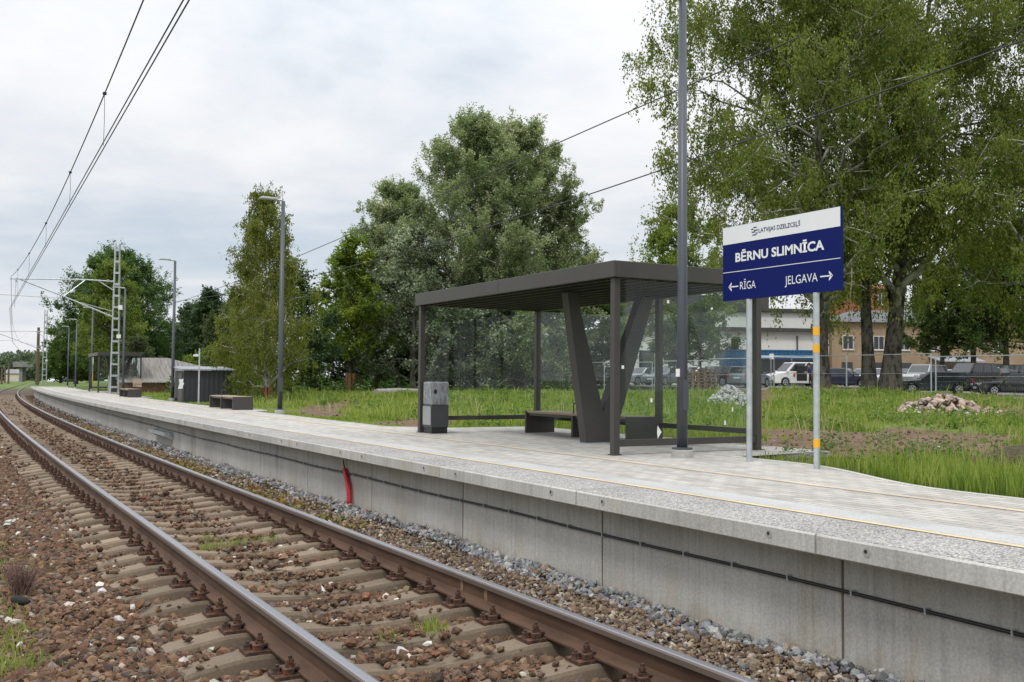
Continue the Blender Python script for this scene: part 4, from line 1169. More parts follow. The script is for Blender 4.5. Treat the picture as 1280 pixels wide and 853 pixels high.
# ================================================================== CARS
M_HEAD = simple('headlight_glass', (.62, .64, .65), .12, .3, .05)
M_TAIL = simple('taillight_red', (.36, .012, .012), .2, 0, .05)
M_TRIM = simple('car_black_trim', (.016, .016, .017), .6, 0, .05)
M_PLATE = simple('number_plate', (.6, .6, .58), .5)
def paint(name, c, metal=.25): return simple(name, c, .22, metal, .02, 3., spec=.6)
SHAPES = {  # windscreen base, roof front, roof rear, rear glass base (fractions of length), belt, hood, tail
    'sedan': (.20, .05, -.20, -.35, .61, .56, .60), 'estate': (.20, .06, -.39, -.475, .61, .55, .60),
    'hatch': (.24, .08, -.36, -.47, .60, .56, .58), 'suv': (.22, .09, -.40, -.475, .60, .56, .58), 'van': (.30, .14, -.47, -.49, .57, .50, .56)}
def car(name, label, kind, pmat, L_, W, H, px, Z, th, zb=None):
    wx, rf, rr_, rb, belt, hood, tail = SHAPES[kind]
    if zb is None: zb = lot_z(Z)
    a = math.atan2(CR[1], CR[0]) + R(th)
    c = thing(name, label, 'van' if kind == 'van' and 'van' in name else 'car', at_depth(px, Z, zb+.005), a)
    X = lambda f: f*L_
    r = .315*(1.12 if kind in ('suv',) else 1); wf, wr = X(.31), X(-.30)
    def arch(cx):
        return [(cx+r*1.16*math.cos(t), max(r*1.16*math.sin(t)+r, .2)) for t in np.linspace(-.25, math.pi+.25, 11)]
    prof = [(X(.485), .22), (X(.5), .36), (X(.497), hood*H*.82), (X(.46), hood*H), (X(wx), belt*H), (X(rb), belt*H+.01), (X(-.492), tail*H), (X(-.5), .42), (X(-.488), .24)]
    prof = prof + [(x, z) for x, z in reversed(arch(wr))] + [(x, z) for x, z in reversed(arch(wf))]
    bm = bmesh.new()
    vs = [bm.verts.new((x, -W/2, z)) for x, z in prof]; f = bm.faces.new(vs)
    ex = bmesh.ops.extrude_face_region(bm, geom=[f]); nv = [v for v in ex['geom'] if isinstance(v, bmesh.types.BMVert)]
    for v in nv: v.co.y = W/2
    for v in bm.verts:
        k = max(0, (abs(v.co.x)/L_-.40)/.10); v.co.y *= 1-.14*k*k
        if v.co.z > .5*H: v.co.y *= .965
    bmesh.ops.recalc_face_normals(bm, faces=bm.faces)
    me = bpy.data.meshes.new('body'); bm.to_mesh(me); bm.free(); me.materials.append(pmat)
    bo = bpy.data.objects.new('body', me); COL.objects.link(bo); bo.parent = c
    b = bo.modifiers.new('bevel', 'BEVEL'); b.width = .06; b.segments = 3; b.limit_method = 'ANGLE'; b.angle_limit = R(28)
    me.polygons.foreach_set('use_smooth', [True]*len(me.polygons))
    zt = H-.01; zb_ = belt*H-.03; yb, yt = W/2-.055, W/2-(.16 if kind != 'van' else .1)
    B = [(X(wx)+.04, -yb, zb_), (X(wx)+.04, yb, zb_), (X(rb), yb, zb_), (X(rb), -yb, zb_)]
    T = [(X(rf), -yt, zt-.02), (X(rf), yt, zt-.02), (X(rr_), yt, zt-.03), (X(rr_), -yt, zt-.03)]
    cab = MB().add(B+T, [(0, 1, 5, 4), (1, 2, 6, 5), (2, 3, 7, 6), (3, 0, 4, 7), (4, 5, 6, 7)])
    cab.build('cabin', pmat, c, bevel=.05, smooth=False)
    B = [Vector(p) for p in B]; T = [Vector(p) for p in T]
    def panel(b0, b1, t0, t1, u0, u1, v0, v1):
        def at(u, v): return (b0.lerp(b1, u)).lerp(t0.lerp(t1, u), v)
        q = [at(u0, v0), at(u1, v0), at(u1, v1), at(u0, v1)]
        n = (q[1]-q[0]).cross(q[3]-q[0]).normalized()
        cc = sum(q, Vector())/4
        mid = sum(B+T, Vector())/8
        if n.dot(cc-mid) < 0: n = -n
        return [p+n*.009 for p in q]
    MB().quad(*panel(B[0], B[1], T[0], T[1], .05, .95, .12, .93)).build('windscreen', M_CARGLASS, c)
    MB().quad(*panel(B[2], B[3], T[2], T[3], .06, .94, .2, .9)).build('rear_window', M_CARGLASS, c)
    cuts = [(.06, .40), (.425, .72), (.745, .95)] if kind in ('estate', 'suv', 'van') else [(.06, .46), (.485, .92)]
    if kind == 'van': cuts = [(.06, .36), (.40, .66), (.70, .93)]
    for (b0, b1, t0, t1) in ((B[1], B[2], T[1], T[2]), (B[0], B[3], T[0], T[3])):
        m = MB()
        for u0, u1 in cuts: m.quad(*panel(b0, b1, t0, t1, u0, u1, .16, .90))
        m.build('side_window', M_CARGLASS, c)
    for s in (-1, 1):
        m = MB(); m.box(X(.492), X(.5)+.004, s*W*.33-.17, s*W*.33+.17, hood*H-.2, hood*H-.05); m.build('headlight', M_HEAD, c, bevel=.02)
        tl = MB()
        if kind in ('estate', 'van', 'hatch', 'suv'): tl.box(X(-.503), X(-.47), s*(W*.40)-.09, s*(W*.40)+.07, tail*H-.22, tail*H+.1)
        else: tl.box(X(-.502), X(-.47), s*(W*.36)-.16, s*(W*.36)+.1, tail*H-.18, tail*H-.02)
        tl.build('taillight', M_TAIL, c, bevel=.02)
        m = MB(); m.box(X(wx)-.18, X(wx)-.06, s*(W/2+.02)-.09, s*(W/2+.02)+.09, belt*H, belt*H+.14); m.build('mirror', pmat, c, bevel=.03)
    MB().box(X(.488), X(.5)+.006, -W*.30, W*.30, .30, .46).build('grille', M_TRIM, c)
    MB().box(X(.5)+.007, X(.5)+.014, -.25, .25, .42, .53).build('number_plate', M_PLATE, c)
    MB().box(X(-.5)-.012, X(-.5)-.002, -.25, .25, tail*H-.28, tail*H-.17).build('number_plate', M_PLATE, c)
    MB().box(X(-.47), X(.47), -W/2+.12, W/2-.12, .16, .24).build('underbody', M_TRIM, c)
    for cx in (wf, wr):
        for s in (-1, 1):
            w = MB().lathe([(r*.62, -.09), (r*.95, -.1), (r, -.07), (r, .07), (r*.95, .1), (r*.62, .09)], 24, (0, 0, 0), 'y').build('wheel', M_RUBBER, c)
            w.location = (cx, s*(W/2-.10), r)
            rm = MB(); rm.lathe([(r*.68, .0), (r*.68, s*.097), (r*.62, s*.104), (r*.56, s*.094), (.05, s*.098), (.04, s*.108)], 20, (0, 0, 0), 'y', 0)
            rm.build('rim', M_RIM, w)
            hs = MB()
            for k in range(5):
                t = 2*math.pi*k/5+.3; d = Vector((math.cos(t), 0, math.sin(t))); q = Vector((-d.z, 0, d.x))
                p0, p1 = d*r*.22, d*r*.54
                hs.quad(*(p+Vector((0, s*.106, 0)) for p in (p0+q*.03, p1+q*.055, p1-q*.055, p0-q*.03)))
            hs.build('wheel_slots', M_TRIM, w)
    return c
P_TEAL = paint('paint_dark_teal', (.012, .024, .032)); P_BLACK = paint('paint_black', (.008, .008, .009)); P_SILV = paint('paint_silver', (.36, .37, .38), .5)
P_WHITE = paint('paint_white', (.76, .76, .75), 0); P_GREY = paint('paint_dark_grey', (.035, .037, .045)); P_BLUE = paint('paint_navy', (.022, .026, .055))
P_SB = paint('paint_silver_blue', (.22, .26, .30), .4); P_RED = paint('paint_red', (.32, .015, .02), .1); P_PALE = paint('paint_pale_silver', (.48, .50, .52), .4)
car('estate_car', 'dark teal estate car parked side on behind the rubble heap', 'estate', P_TEAL, 4.65, 1.8, 1.46, 1167, 66, 166)
car('sedan_car', 'dark grey saloon parked at the right edge behind the fence', 'sedan', P_GREY, 4.5, 1.78, 1.43, 1264, 63.5, 176)
car('people_carrier', 'large black people carrier with a pale windscreen behind the teal estate', 'suv', P_BLACK, 4.7, 1.9, 1.9, 1212, 73, 207)
car('silver_car', 'silver car facing the fence just left of the black people carrier', 'suv', P_SILV, 4.7, 1.85, 1.75, 1155, 75, 220)
car('black_car', 'black car with bright headlights at the far right under the linden trees', 'suv', P_BLACK, 4.8, 1.9, 1.8, 1268, 76, 212)
car('silver_hatch', 'small silver car half hidden between the two leaning birch trunks', 'hatch', P_PALE, 4.0, 1.7, 1.5, 1100, 79, 225)
car('navy_sedan', 'navy saloon with a pale windscreen left of the middle birch trunk', 'sedan', P_BLUE, 4.5, 1.78, 1.45, 1056, 73, -30)
car('delivery_van', 'white delivery van with its side door open beside the man', 'van', P_WHITE, 4.55, 1.85, 1.86, 996, 76.5, 192)
car('silver_blue_hatch', 'silver blue hatchback seen from behind, left of the white van', 'hatch', P_SB, 4.1, 1.75, 1.52, 936, 73, 52)
car('black_estate', 'black estate car with tall red tail lights behind the pallet stack', 'estate', P_BLACK, 4.7, 1.85, 1.52, 913, 77, 24)
car('grey_hatch', 'grey hatchback behind the near lamp post facing the grass', 'hatch', P_SB, 4.2, 1.75, 1.48, 834, 78, 222)
car('pale_sedan', 'pale silver saloon seen through the shelter beside the dark post', 'sedan', P_PALE, 4.4, 1.75, 1.42, 803, 80, 218)
car('red_light_hatch', 'dark hatchback with a bright red tail light parked against the white building', 'hatch', P_GREY, 4.0, 1.7, 1.5, 800, 92, 60)
car('white_sedan', 'white saloon seen through the shelter left of the V column', 'sedan', P_WHITE, 4.4, 1.75, 1.42, 704, 88, 205)
car('red_car', 'red car glimpsed far behind the white saloon left of the V column', 'hatch', P_RED, 4.2, 1.75, 1.7, 700, 104, 200)
car('far_black_car', 'black car in the back row by the tan building wall', 'hatch', P_BLACK, 4.2, 1.75, 1.52, 1080, 90, 215)
car('far_dark_car', 'dark car behind the navy saloon close to the tan wall', 'sedan', P_GREY, 4.4, 1.75, 1.45, 1125, 92, 215)
car('distant_white_car', 'tiny white car parked beyond the far end of the platform', 'hatch', P_WHITE, 4.2, 1.75, 1.45, 72, 185, 255, .1)
car('distant_blue_car', 'tiny dark grey car beside the white one past the platform end', 'sedan', P_GREY, 4.3, 1.75, 1.4, 82, 180, 250, .1)
car('silver_estate', 'pale silver estate between the navy saloon and the middle birch trunk, back row', 'estate', P_PALE, 4.6, 1.8, 1.5, 1082, 82, 216)
car('dark_hatch', 'dark hatchback wedged between the white van and the left birch trunk', 'hatch', P_GREY, 4.2, 1.75, 1.52, 1034, 80, 210)
car('blue_hatch', 'small blue car in the row left of the V column', 'hatch', paint('paint_mid_blue', (.03, .08, .2)), 4.0, 1.7, 1.5, 745, 90, 200)
car('grey_estate', 'grey estate parked left of the people carrier in the back row', 'estate', P_SB, 4.6, 1.8, 1.55, 1130, 84, 218)
car('edge_car', 'dark car cut by the right edge behind the saloon', 'estate', P_TEAL, 4.6, 1.8, 1.5, 1300, 68, 190)
car('silver_saloon', 'silver saloon glimpsed between bench and V column through the shelter', 'sedan', P_SILV, 4.5, 1.78, 1.45, 668, 87, 200)
car('dark_saloon', 'dark saloon seen just right of the V column behind the grass', 'sedan', P_GREY, 4.5, 1.78, 1.45, 772, 86, 212)
car('white_hatch', 'white hatchback parked behind the wooden pallet stacks', 'hatch', P_WHITE, 4.1, 1.75, 1.55, 872, 82, 205)
car('white_estate', 'white estate in the last row under the dark lindens', 'estate', P_WHITE, 4.6, 1.8, 1.6, 1187, 90, 214)
car('silver_van_car', 'pale silver people carrier in the last row above the grey saloon', 'suv', P_PALE, 4.6, 1.85, 1.8, 1238, 89, 214)
vr = bpy.data.objects['delivery_van']
MB().box(-.35, .5, .9275-.0, .935, .42, 1.55).build('open_side_door', M_TRIM, vr)
MB().box(.62, .78, .934, .94, .72, .95).build('red_emblem', simple('van_red', (.5, .02, .03), .4), vr)

def person(label, loc, rz):
    p = thing('person', label, 'person', loc, rz)
    J = {'pel': (0, 0, .95), 'sp': (.02, 0, 1.15), 'ch': (.07, 0, 1.36), 'ne': (.1, 0, 1.5), 'he': (.12, 0, 1.6), 'ht': (.12, 0, 1.73),
         'hl': (0, .1, .9), 'kl': (.05, .12, .49), 'al': (-.02, .12, .08), 'tl': (.14, .13, .03), 'hr': (0, -.1, .9), 'kr': (-.02, -.12, .49), 'ar': (-.12, -.12, .08), 'tr': (.04, -.13, .03),
         'sl': (.07, .19, 1.40), 'el': (.16, .24, 1.13), 'wl': (.38, .2, 1.08), 'fl': (.46, .19, 1.08), 'sr': (.07, -.19, 1.40), 'er': (.14, -.24, 1.13), 'wr': (.34, -.16, 1.02), 'fr': (.42, -.15, 1.02)}
    E_ = [('pel', 'sp'), ('sp', 'ch'), ('ch', 'ne'), ('ne', 'he'), ('he', 'ht'), ('pel', 'hl'), ('hl', 'kl'), ('kl', 'al'), ('al', 'tl'), ('pel', 'hr'), ('hr', 'kr'), ('kr', 'ar'), ('ar', 'tr'),
          ('ch', 'sl'), ('sl', 'el'), ('el', 'wl'), ('wl', 'fl'), ('ch', 'sr'), ('sr', 'er'), ('er', 'wr'), ('wr', 'fr')]
    rad = {'pel': .15, 'sp': .145, 'ch': .165, 'ne': .055, 'he': .095, 'ht': .07, 'hl': .095, 'kl': .062, 'al': .042, 'tl': .035, 'hr': .095, 'kr': .062, 'ar': .042, 'tr': .035,
           'sl': .065, 'el': .045, 'wl': .03, 'fl': .035, 'sr': .065, 'er': .045, 'wr': .03, 'fr': .035}
    ks = list(J); me = bpy.data.meshes.new('body'); me.from_pydata([J[k] for k in ks], [(ks.index(a), ks.index(b)) for a, b in E_], [])
    o = bpy.data.objects.new('body', me); COL.objects.link(o); o.parent = p
    sk = o.modifiers.new('skin', 'SKIN'); sv = me.skin_vertices[0].data
    for i, k in enumerate(ks): sv[i].radius = (rad[k], rad[k]*(1.15 if k in ('ch', 'sp', 'pel') else 1))
    sv[0].use_root = True
    ss = o.modifiers.new('sub', 'SUBSURF'); ss.levels = 1; ss.render_levels = 2
    m, nt, N, L, b = nodes('figure')
    tc = N.new('ShaderNodeTexCoord'); sp = N.new('ShaderNodeSeparateXYZ'); L.new(tc.outputs['Object'], sp.inputs[0])
    r = ramp(N, [(0, (.02, .02, .022)), (.535, (.02, .025, .045)), (.54, (.018, .03, .075)), (.80, (.018, .03, .075)), (.805, (.38, .21, .15)), (1, (.38, .21, .15))])
    r.color_ramp.interpolation = 'CONSTANT'
    dv = N.new('ShaderNodeMath'); dv.operation = 'DIVIDE'; dv.inputs[1].default_value = 1.85; L.new(sp.outputs[2], dv.inputs[0]); L.new(dv.outputs[0], r.inputs[0])
    fx = N.new('ShaderNodeMath'); fx.operation = 'GREATER_THAN'; fx.inputs[1].default_value = .22; L.new(sp.outputs[0], fx.inputs[0])
    c = mixc(N, L, fx.outputs[0], r.outputs[0], (.38, .21, .15)); L.new(c, b.inputs['Base Color']); me.materials.append(m)
    h = MB(); h.lathe([(.02, 1.80), (.08, 1.775), (.108, 1.71), (.106, 1.66), (.09, 1.62)], 12, (.1, 0, 0)); h.build('hair', simple('hair_dark', (.03, .022, .016), .8), p, smooth=True)
pp = at_depth(1013, 74.6, lot_z(74.6))
person('man in a dark blue shirt leaning into the open side of the white van', pp, math.atan2(CR[1], CR[0]) + R(150))

# ================================================================== FENCE
def fences():
    fm = MB(); W, H = 4.66, 1.95; r = .024
    fm.tube([(0, 0, .1), (0, 0, H)], r*1.2, 6); fm.tube([(W, 0, .1), (W, 0, H)], r*1.2, 6)
    fm.tube([(0, 0, H), (W, 0, H)], r, 6); fm.tube([(0, 0, .14), (W, 0, .14)], r, 6); fm.tube([(0, 0, 1.05), (W, 0, 1.05)], .008, 4)
    wm = MB()
    for k in range(1, 46): wm.tube([(k*W/46, .004, .14), (k*W/46, .004, H)], .0017, 3, caps=False)
    for k in range(1, 8): wm.tube([(0, -.004, .14+k*.226), (W, -.004, .14+k*.226)], .0017, 3, caps=False)
    ft = MB(); ft.box(-.12, .12, -.35, .35, .0, .13)
    proto = None
    y = 6.0; k = 0; rng = random.Random(8)
    while y < 112:
        x = 41.0-.061*y
        ang = math.atan2(1, -.061)+rng.uniform(-.02, .02)
        if proto is None:
            proto = thing('fence_panel', 'galvanised wire mesh fence panel in the row between grass and parked cars', 'fence panel', (0, 0, 0), 0, 'temporary fence panels along the car park')
            fm.build('frame', M_GALV, proto); wm.build('wire_mesh', simple('mesh_wire_grey', (.16, .17, .175), .6, .2, .05), proto); f = ft.build('foot', concrete('fence_foot', (.3, .29, .27), streak=False), proto); f.location = (0, 0, 0)
            o = proto
        else: o = copy_tree(proto)
        o.location = (x+rng.uniform(-.08, .08), y, float(ground_h(x, y))-.02+rng.uniform(-.03, .03)); o.rotation_euler = (0, 0, ang)
        y += W*.998+.1; k += 1
fences()

# pallets, heaps, log
def pallets():
    m = MB()
    for k in range(6): m.box(-.5, .5, -.4+k*.146, -.4+k*.146+.11, .105, .125)
    for x in (-.45, 0, .45):
        for y in (-.35, 0, .31): m.box(x-.05, x+.05, y-.04, y+.06, .022, .104)
        m.box(x-.05, x+.05, -.4, .4, .085, .1045)
    for y in (-.36, 0, .32): m.box(-.5, .5, y-.05, y+.05, .0, .021)
    mats = [simple('pallet_wood', (.21, .135, .085), .9, 0, .3, 3., rnd=.25)]
    proto = None; rng = random.Random(2)
    for s, (px, Z, n, lab) in enumerate(((880.5, 45.5, 10, 'brown wooden pallet in the taller dark stack beside the grey gravel heap'), (865.5, 46.5, 9, 'brown wooden pallet in the lower pale stack just behind the near lamp post'))):
        p = at_depth(px, Z, .66)
        for k in range(n):
            if proto is None: proto = m.build('wooden_pallet', mats); o = proto
            else: o = proto.copy(); COL.objects.link(o)
            o.location = (p[0]+rng.uniform(-.03, .03), p[1]+rng.uniform(-.03, .03), .64+k*.138); o.rotation_euler = (0, 0, .25+rng.uniform(-.05, .05))
            o.scale = (.9, .95, 1.1)
            tag(o, lab, 'pallet', 'stacked wooden pallets')
pallets()
def heap(name, label, cx, cy, rx, ry, h, n, s, cols, w, seed, core):
    rng = np.random.default_rng(seed)
    a = rng.uniform(0, 2*np.pi, n); q = np.sqrt(rng.uniform(0, 1, n)); x = cx+rx*q*np.cos(a); y = cy+ry*q*np.sin(a)
    z = ground_h(x, y) + h*np.clip(1-q, 0, 1)**.8*(1+.3*hnoise(x, y, 3)) + s*.2
    return stones(name, np.stack([x, y, z], -1), rng.lognormal(math.log(s), .35, n), palette(rng, n, cols, w), rng, tilt=3)
p = at_depth(914, 32.5); stuff(heap('gravel_heap', '', p[0], p[1], .75, 1.1, .62, 1500, .045, [(.36, .35, .34), (.25, .24, .235), (.46, .44, .42)], [3, 2, 1], 5, None), 'grey gravel heap on the grass behind the shelter glass', 'gravel heap')
p = at_depth(1176, 24.3); stuff(heap('rubble_heap', '', p[0], p[1], .95, 1.1, .50, 300, .085, [(.36, .25, .19), (.42, .33, .27), (.27, .2, .17), (.34, .31, .3), (.2, .17, .16)], [4, 3, 2, 2, 1], 6, None), 'low heap of pinkish broken rubble on the grass', 'rubble')
p = at_depth(1222, 24.2); stuff(heap('rubble_scatter', '', p[0], p[1], .95, .5, .18, 100, .075, [(.36, .25, .19), (.42, .33, .27), (.27, .2, .17)], [4, 3, 2], 9, None), 'scattered broken rubble trailing right from the pinkish heap', 'rubble')
def soil_heap():
    rng = np.random.default_rng(3); c = on_z(1310, 580, .6); nx, ny = 34, 26
    xs = np.linspace(-1.0, 1.2, nx); ys = np.linspace(-.8, .8, ny); X, Y = np.meshgrid(xs, ys)
    q = np.sqrt((X/1.0)**2+(Y/.75)**2); Z = .36*np.clip(1-q, 0, 1)**.8 + .045*hnoise(X, Y, 5)*np.clip(1.3-q, 0, 1) + rng.normal(0, .012, X.shape)
    a = -.6; V = np.stack([c[0]+X*math.cos(a)-Y*math.sin(a), c[1]+X*math.sin(a)+Y*math.cos(a), .52+Z-.06*np.clip(q-.9, 0, 1)], -1).reshape(-1, 3)
    i = np.arange(nx*ny).reshape(ny, nx); Fc = np.stack([i[:-1, :-1], i[:-1, 1:], i[1:, 1:], i[1:, :-1]], -1).reshape(-1, 4)
    stuff(np_mesh('soil_heap', V, Fc, simple('dark_soil', (.062, .038, .024), .98, 0, .4, 20, .6), smooth=True), 'dark mound of fresh soil at the right edge behind the grass', 'soil heap')
    r2 = np.random.default_rng(17); n = 1800   # crumbs of earth lying in the bare patches
    pts = []
    for P, k in zip(DIRTW, (380, 120, 120, 40, 40, 60)):
        lo, hi = P.min(0), P.max(0); q = r2.uniform(lo, hi, (k*3, 2)); q = q[dirt_mask(q[:, 0], q[:, 1])][:k]; pts.append(q)
    q = np.concatenate(pts); z = ground_h(q[:, 0], q[:, 1])+.01
    stuff(stones('soil_clods', np.stack([q[:, 0], q[:, 1], z], -1), r2.lognormal(math.log(.02), .5, len(q)), palette(r2, len(q), [(.13, .087, .06), (.11, .075, .053), (.17, .12, .085), (.42, .40, .36)], [5, 3, 2.5, .3]), r2), 'clods and pebbles strewn over the bare brown earth', 'soil')
soil_heap()
lg = MB(); A, B_ = on_z(470, 491, .72), on_z(524, 490, .74)
lg.tube([tuple(A), tuple((A+B_)/2+np.array([0, 0, .03])), tuple(B_)], [.2, .19, .17], 12)
tag(lg.build('felled_log', simple('grey_log', (.27, .25, .22), .9, 0, .2, 4)), 'grey felled log lying at the foot of the poplars', 'log')
def lump():
    p = on_z(25, 757, -.27)
    rng = np.random.default_rng(5); v = IV*np.array([.10, .058, .05])*rng.uniform(.8, 1.2, (12, 1))
    o = np_mesh('burnt_lump', v, IF, simple('charred_black', (.012, .012, .010), .9, 0, .4, 30, .6), smooth=False); o.location = tuple(p+np.array([0, 0, .035])); o.rotation_euler = (0, .25, -.6)
    s = o.modifiers.new('sub', 'SUBSURF'); s.levels = s.render_levels = 1
    tag(o, 'black charred wood lump lying on the ballast at the left edge', 'lump')
lump()

# ================================================================== TREES
def bark(name, c1, c2, scale, stretch=(1, 1, .3)):
    m, nt, N, L, b = nodes(name)
    tc = N.new('ShaderNodeTexCoord'); f = tex_noise(N, L, tc.outputs['Object'], scale, 5, .7, stretch)
    r = ramp(N, [(.38, c1), (.56, c2)]); L.new(f, r.inputs[0]); L.new(r.outputs[0], b.inputs['Base Color'])
    b.inputs['Roughness'].default_value = .95; b.inputs['Specular IOR Level'].default_value = .15; bump(N, L, b, f, .6, .03)
    return m
BK_DARK = bark('dark_bark', (.035, .028, .022), (.095, .08, .065), 5)
BK_BIRCH = bark('birch_bark', (.03, .026, .022), (.42, .40, .36), 1.6, (1, 1, 1.6))
BK_BIRCHLOW = bark('old_birch_bark', (.022, .018, .014), (.135, .12, .10), 4.5, (1, 1, .45))
BK_GREY = bark('grey_bark', (.07, .068, .06), (.2, .19, .17), 4)
G = {
    'birch': leaf_mat('birch_leaves', [(.2, (0.091, 0.127, 0.025)), (.45, (0.151, 0.196, 0.039)), (.68, (0.216, 0.252, 0.051)), (.9, (0.300, 0.289, 0.064))], .54),
    'poplar': leaf_mat('poplar_leaves', [(.2, (0.129, 0.185, 0.091)), (.5, (0.221, 0.288, 0.140)), (.72, (0.342, 0.374, 0.217)), (.92, (0.749, 0.719, 0.649))], .44),
    'silver': leaf_mat('silver_poplar_leaves', [(.2, (0.079, 0.117, 0.063)), (.45, (0.141, 0.184, 0.109)), (.65, (0.298, 0.333, 0.254)), (.9, (0.596, 0.631, 0.544))], .41),
    'maple': leaf_mat('maple_leaves', [(.2, (0.073, 0.124, 0.023)), (.5, (0.143, 0.210, 0.031)), (.75, (0.253, 0.310, 0.043)), (.92, (0.406, 0.420, 0.070))], .50),
    'oak': leaf_mat('oak_leaves', [(.2, (0.043, 0.091, 0.026)), (.5, (0.078, 0.144, 0.039)), (.8, (0.126, 0.199, 0.054)), (.95, (0.197, 0.260, 0.080))], .41),
    'acacia': leaf_mat('acacia_leaves', [(.2, (0.094, 0.138, 0.029)), (.5, (0.160, 0.210, 0.043)), (.9, (0.246, 0.290, 0.065))], .54),
    'willow': leaf_mat('weeping_birch_leaves', [(.2, (0.092, 0.117, 0.023)), (.45, (0.147, 0.175, 0.034)), (.7, (0.208, 0.225, 0.044)), (.92, (0.283, 0.275, 0.059))], .52),
    'dark': leaf_mat('dark_leaves', [(.2, (0.023, 0.049, 0.020)), (.5, (0.045, 0.083, 0.030)), (.9, (0.083, 0.125, 0.044))], .36),
    'linden': leaf_mat('linden_leaves', [(.2, (0.034, 0.068, 0.015)), (.5, (0.065, 0.111, 0.021)), (.9, (0.131, 0.183, 0.032))], .46),
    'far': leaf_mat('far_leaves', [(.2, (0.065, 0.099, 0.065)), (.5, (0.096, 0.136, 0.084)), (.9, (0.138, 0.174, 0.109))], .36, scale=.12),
    'olive': leaf_mat('olive_leaves', [(.2, (0.051, 0.070, 0.029)), (.5, (0.087, 0.109, 0.043)), (.9, (0.131, 0.145, 0.065))], .41),
}
def unit(v): return v/np.maximum(np.linalg.norm(v, axis=-1, keepdims=True), 1e-9)
def leaves_mesh(name, C, size, rng, mat, parent, droop=False, aspect=.62):
    n = len(C)
    if droop:
        d = unit(np.stack([rng.normal(0, .45, n), rng.normal(0, .45, n), -np.ones(n)], -1)); q = unit(rng.normal(size=(n, 3)))
    else:
        d = unit(rng.normal(size=(n, 3))*np.array([1, 1, .6])); q = unit(rng.normal(size=(n, 3))+np.array([0, 0, .0]))
    s = unit(np.cross(d, q)); L_ = (size*rng.uniform(.65, 1.3, n))[:, None]
    nrm = np.cross(d, s)
    a = C; b_ = C+d*L_*.5+s*L_*aspect*.5+nrm*L_*.10; c = C+d*L_; e = C+d*L_*.5-s*L_*aspect*.5+nrm*L_*.10
    V = np.stack([a, b_, c, e], 1).reshape(-1, 3)
    Fc = np.arange(n*4).reshape(-1, 4)
    return np_mesh(name, V, Fc, mat, parent)
def tubes_np(paths, n=5):
    """paths: list of (pts Nx3, radii N) -> verts, quads"""
    V, Fq = [], []; o = 0
    for P, r in paths:
        P = np.asarray(P, float); m = len(P)
        T = unit(np.gradient(P, axis=0)); ref = np.where(np.abs(T[:, 2:3]) > .9, np.array([[1., 0, 0]]), np.array([[0, 0, 1.]]))
        A = unit(np.cross(T, ref)); B_ = np.cross(T, A); t = np.arange(n)*2*np.pi/n
        ring = P[:, None]+(A[:, None]*np.cos(t)[None, :, None]+B_[:, None]*np.sin(t)[None, :, None])*np.asarray(r)[:, None, None]
        V.append(ring.reshape(-1, 3)); i = np.arange(m*n).reshape(m, n)+o
        j = np.roll(i, -1, 1)
        Fq.append(np.stack([i[:-1], j[:-1], j[1:], i[1:]], -1).reshape(-1, 4)); o += m*n
    return np.concatenate(V), np.concatenate(Fq)
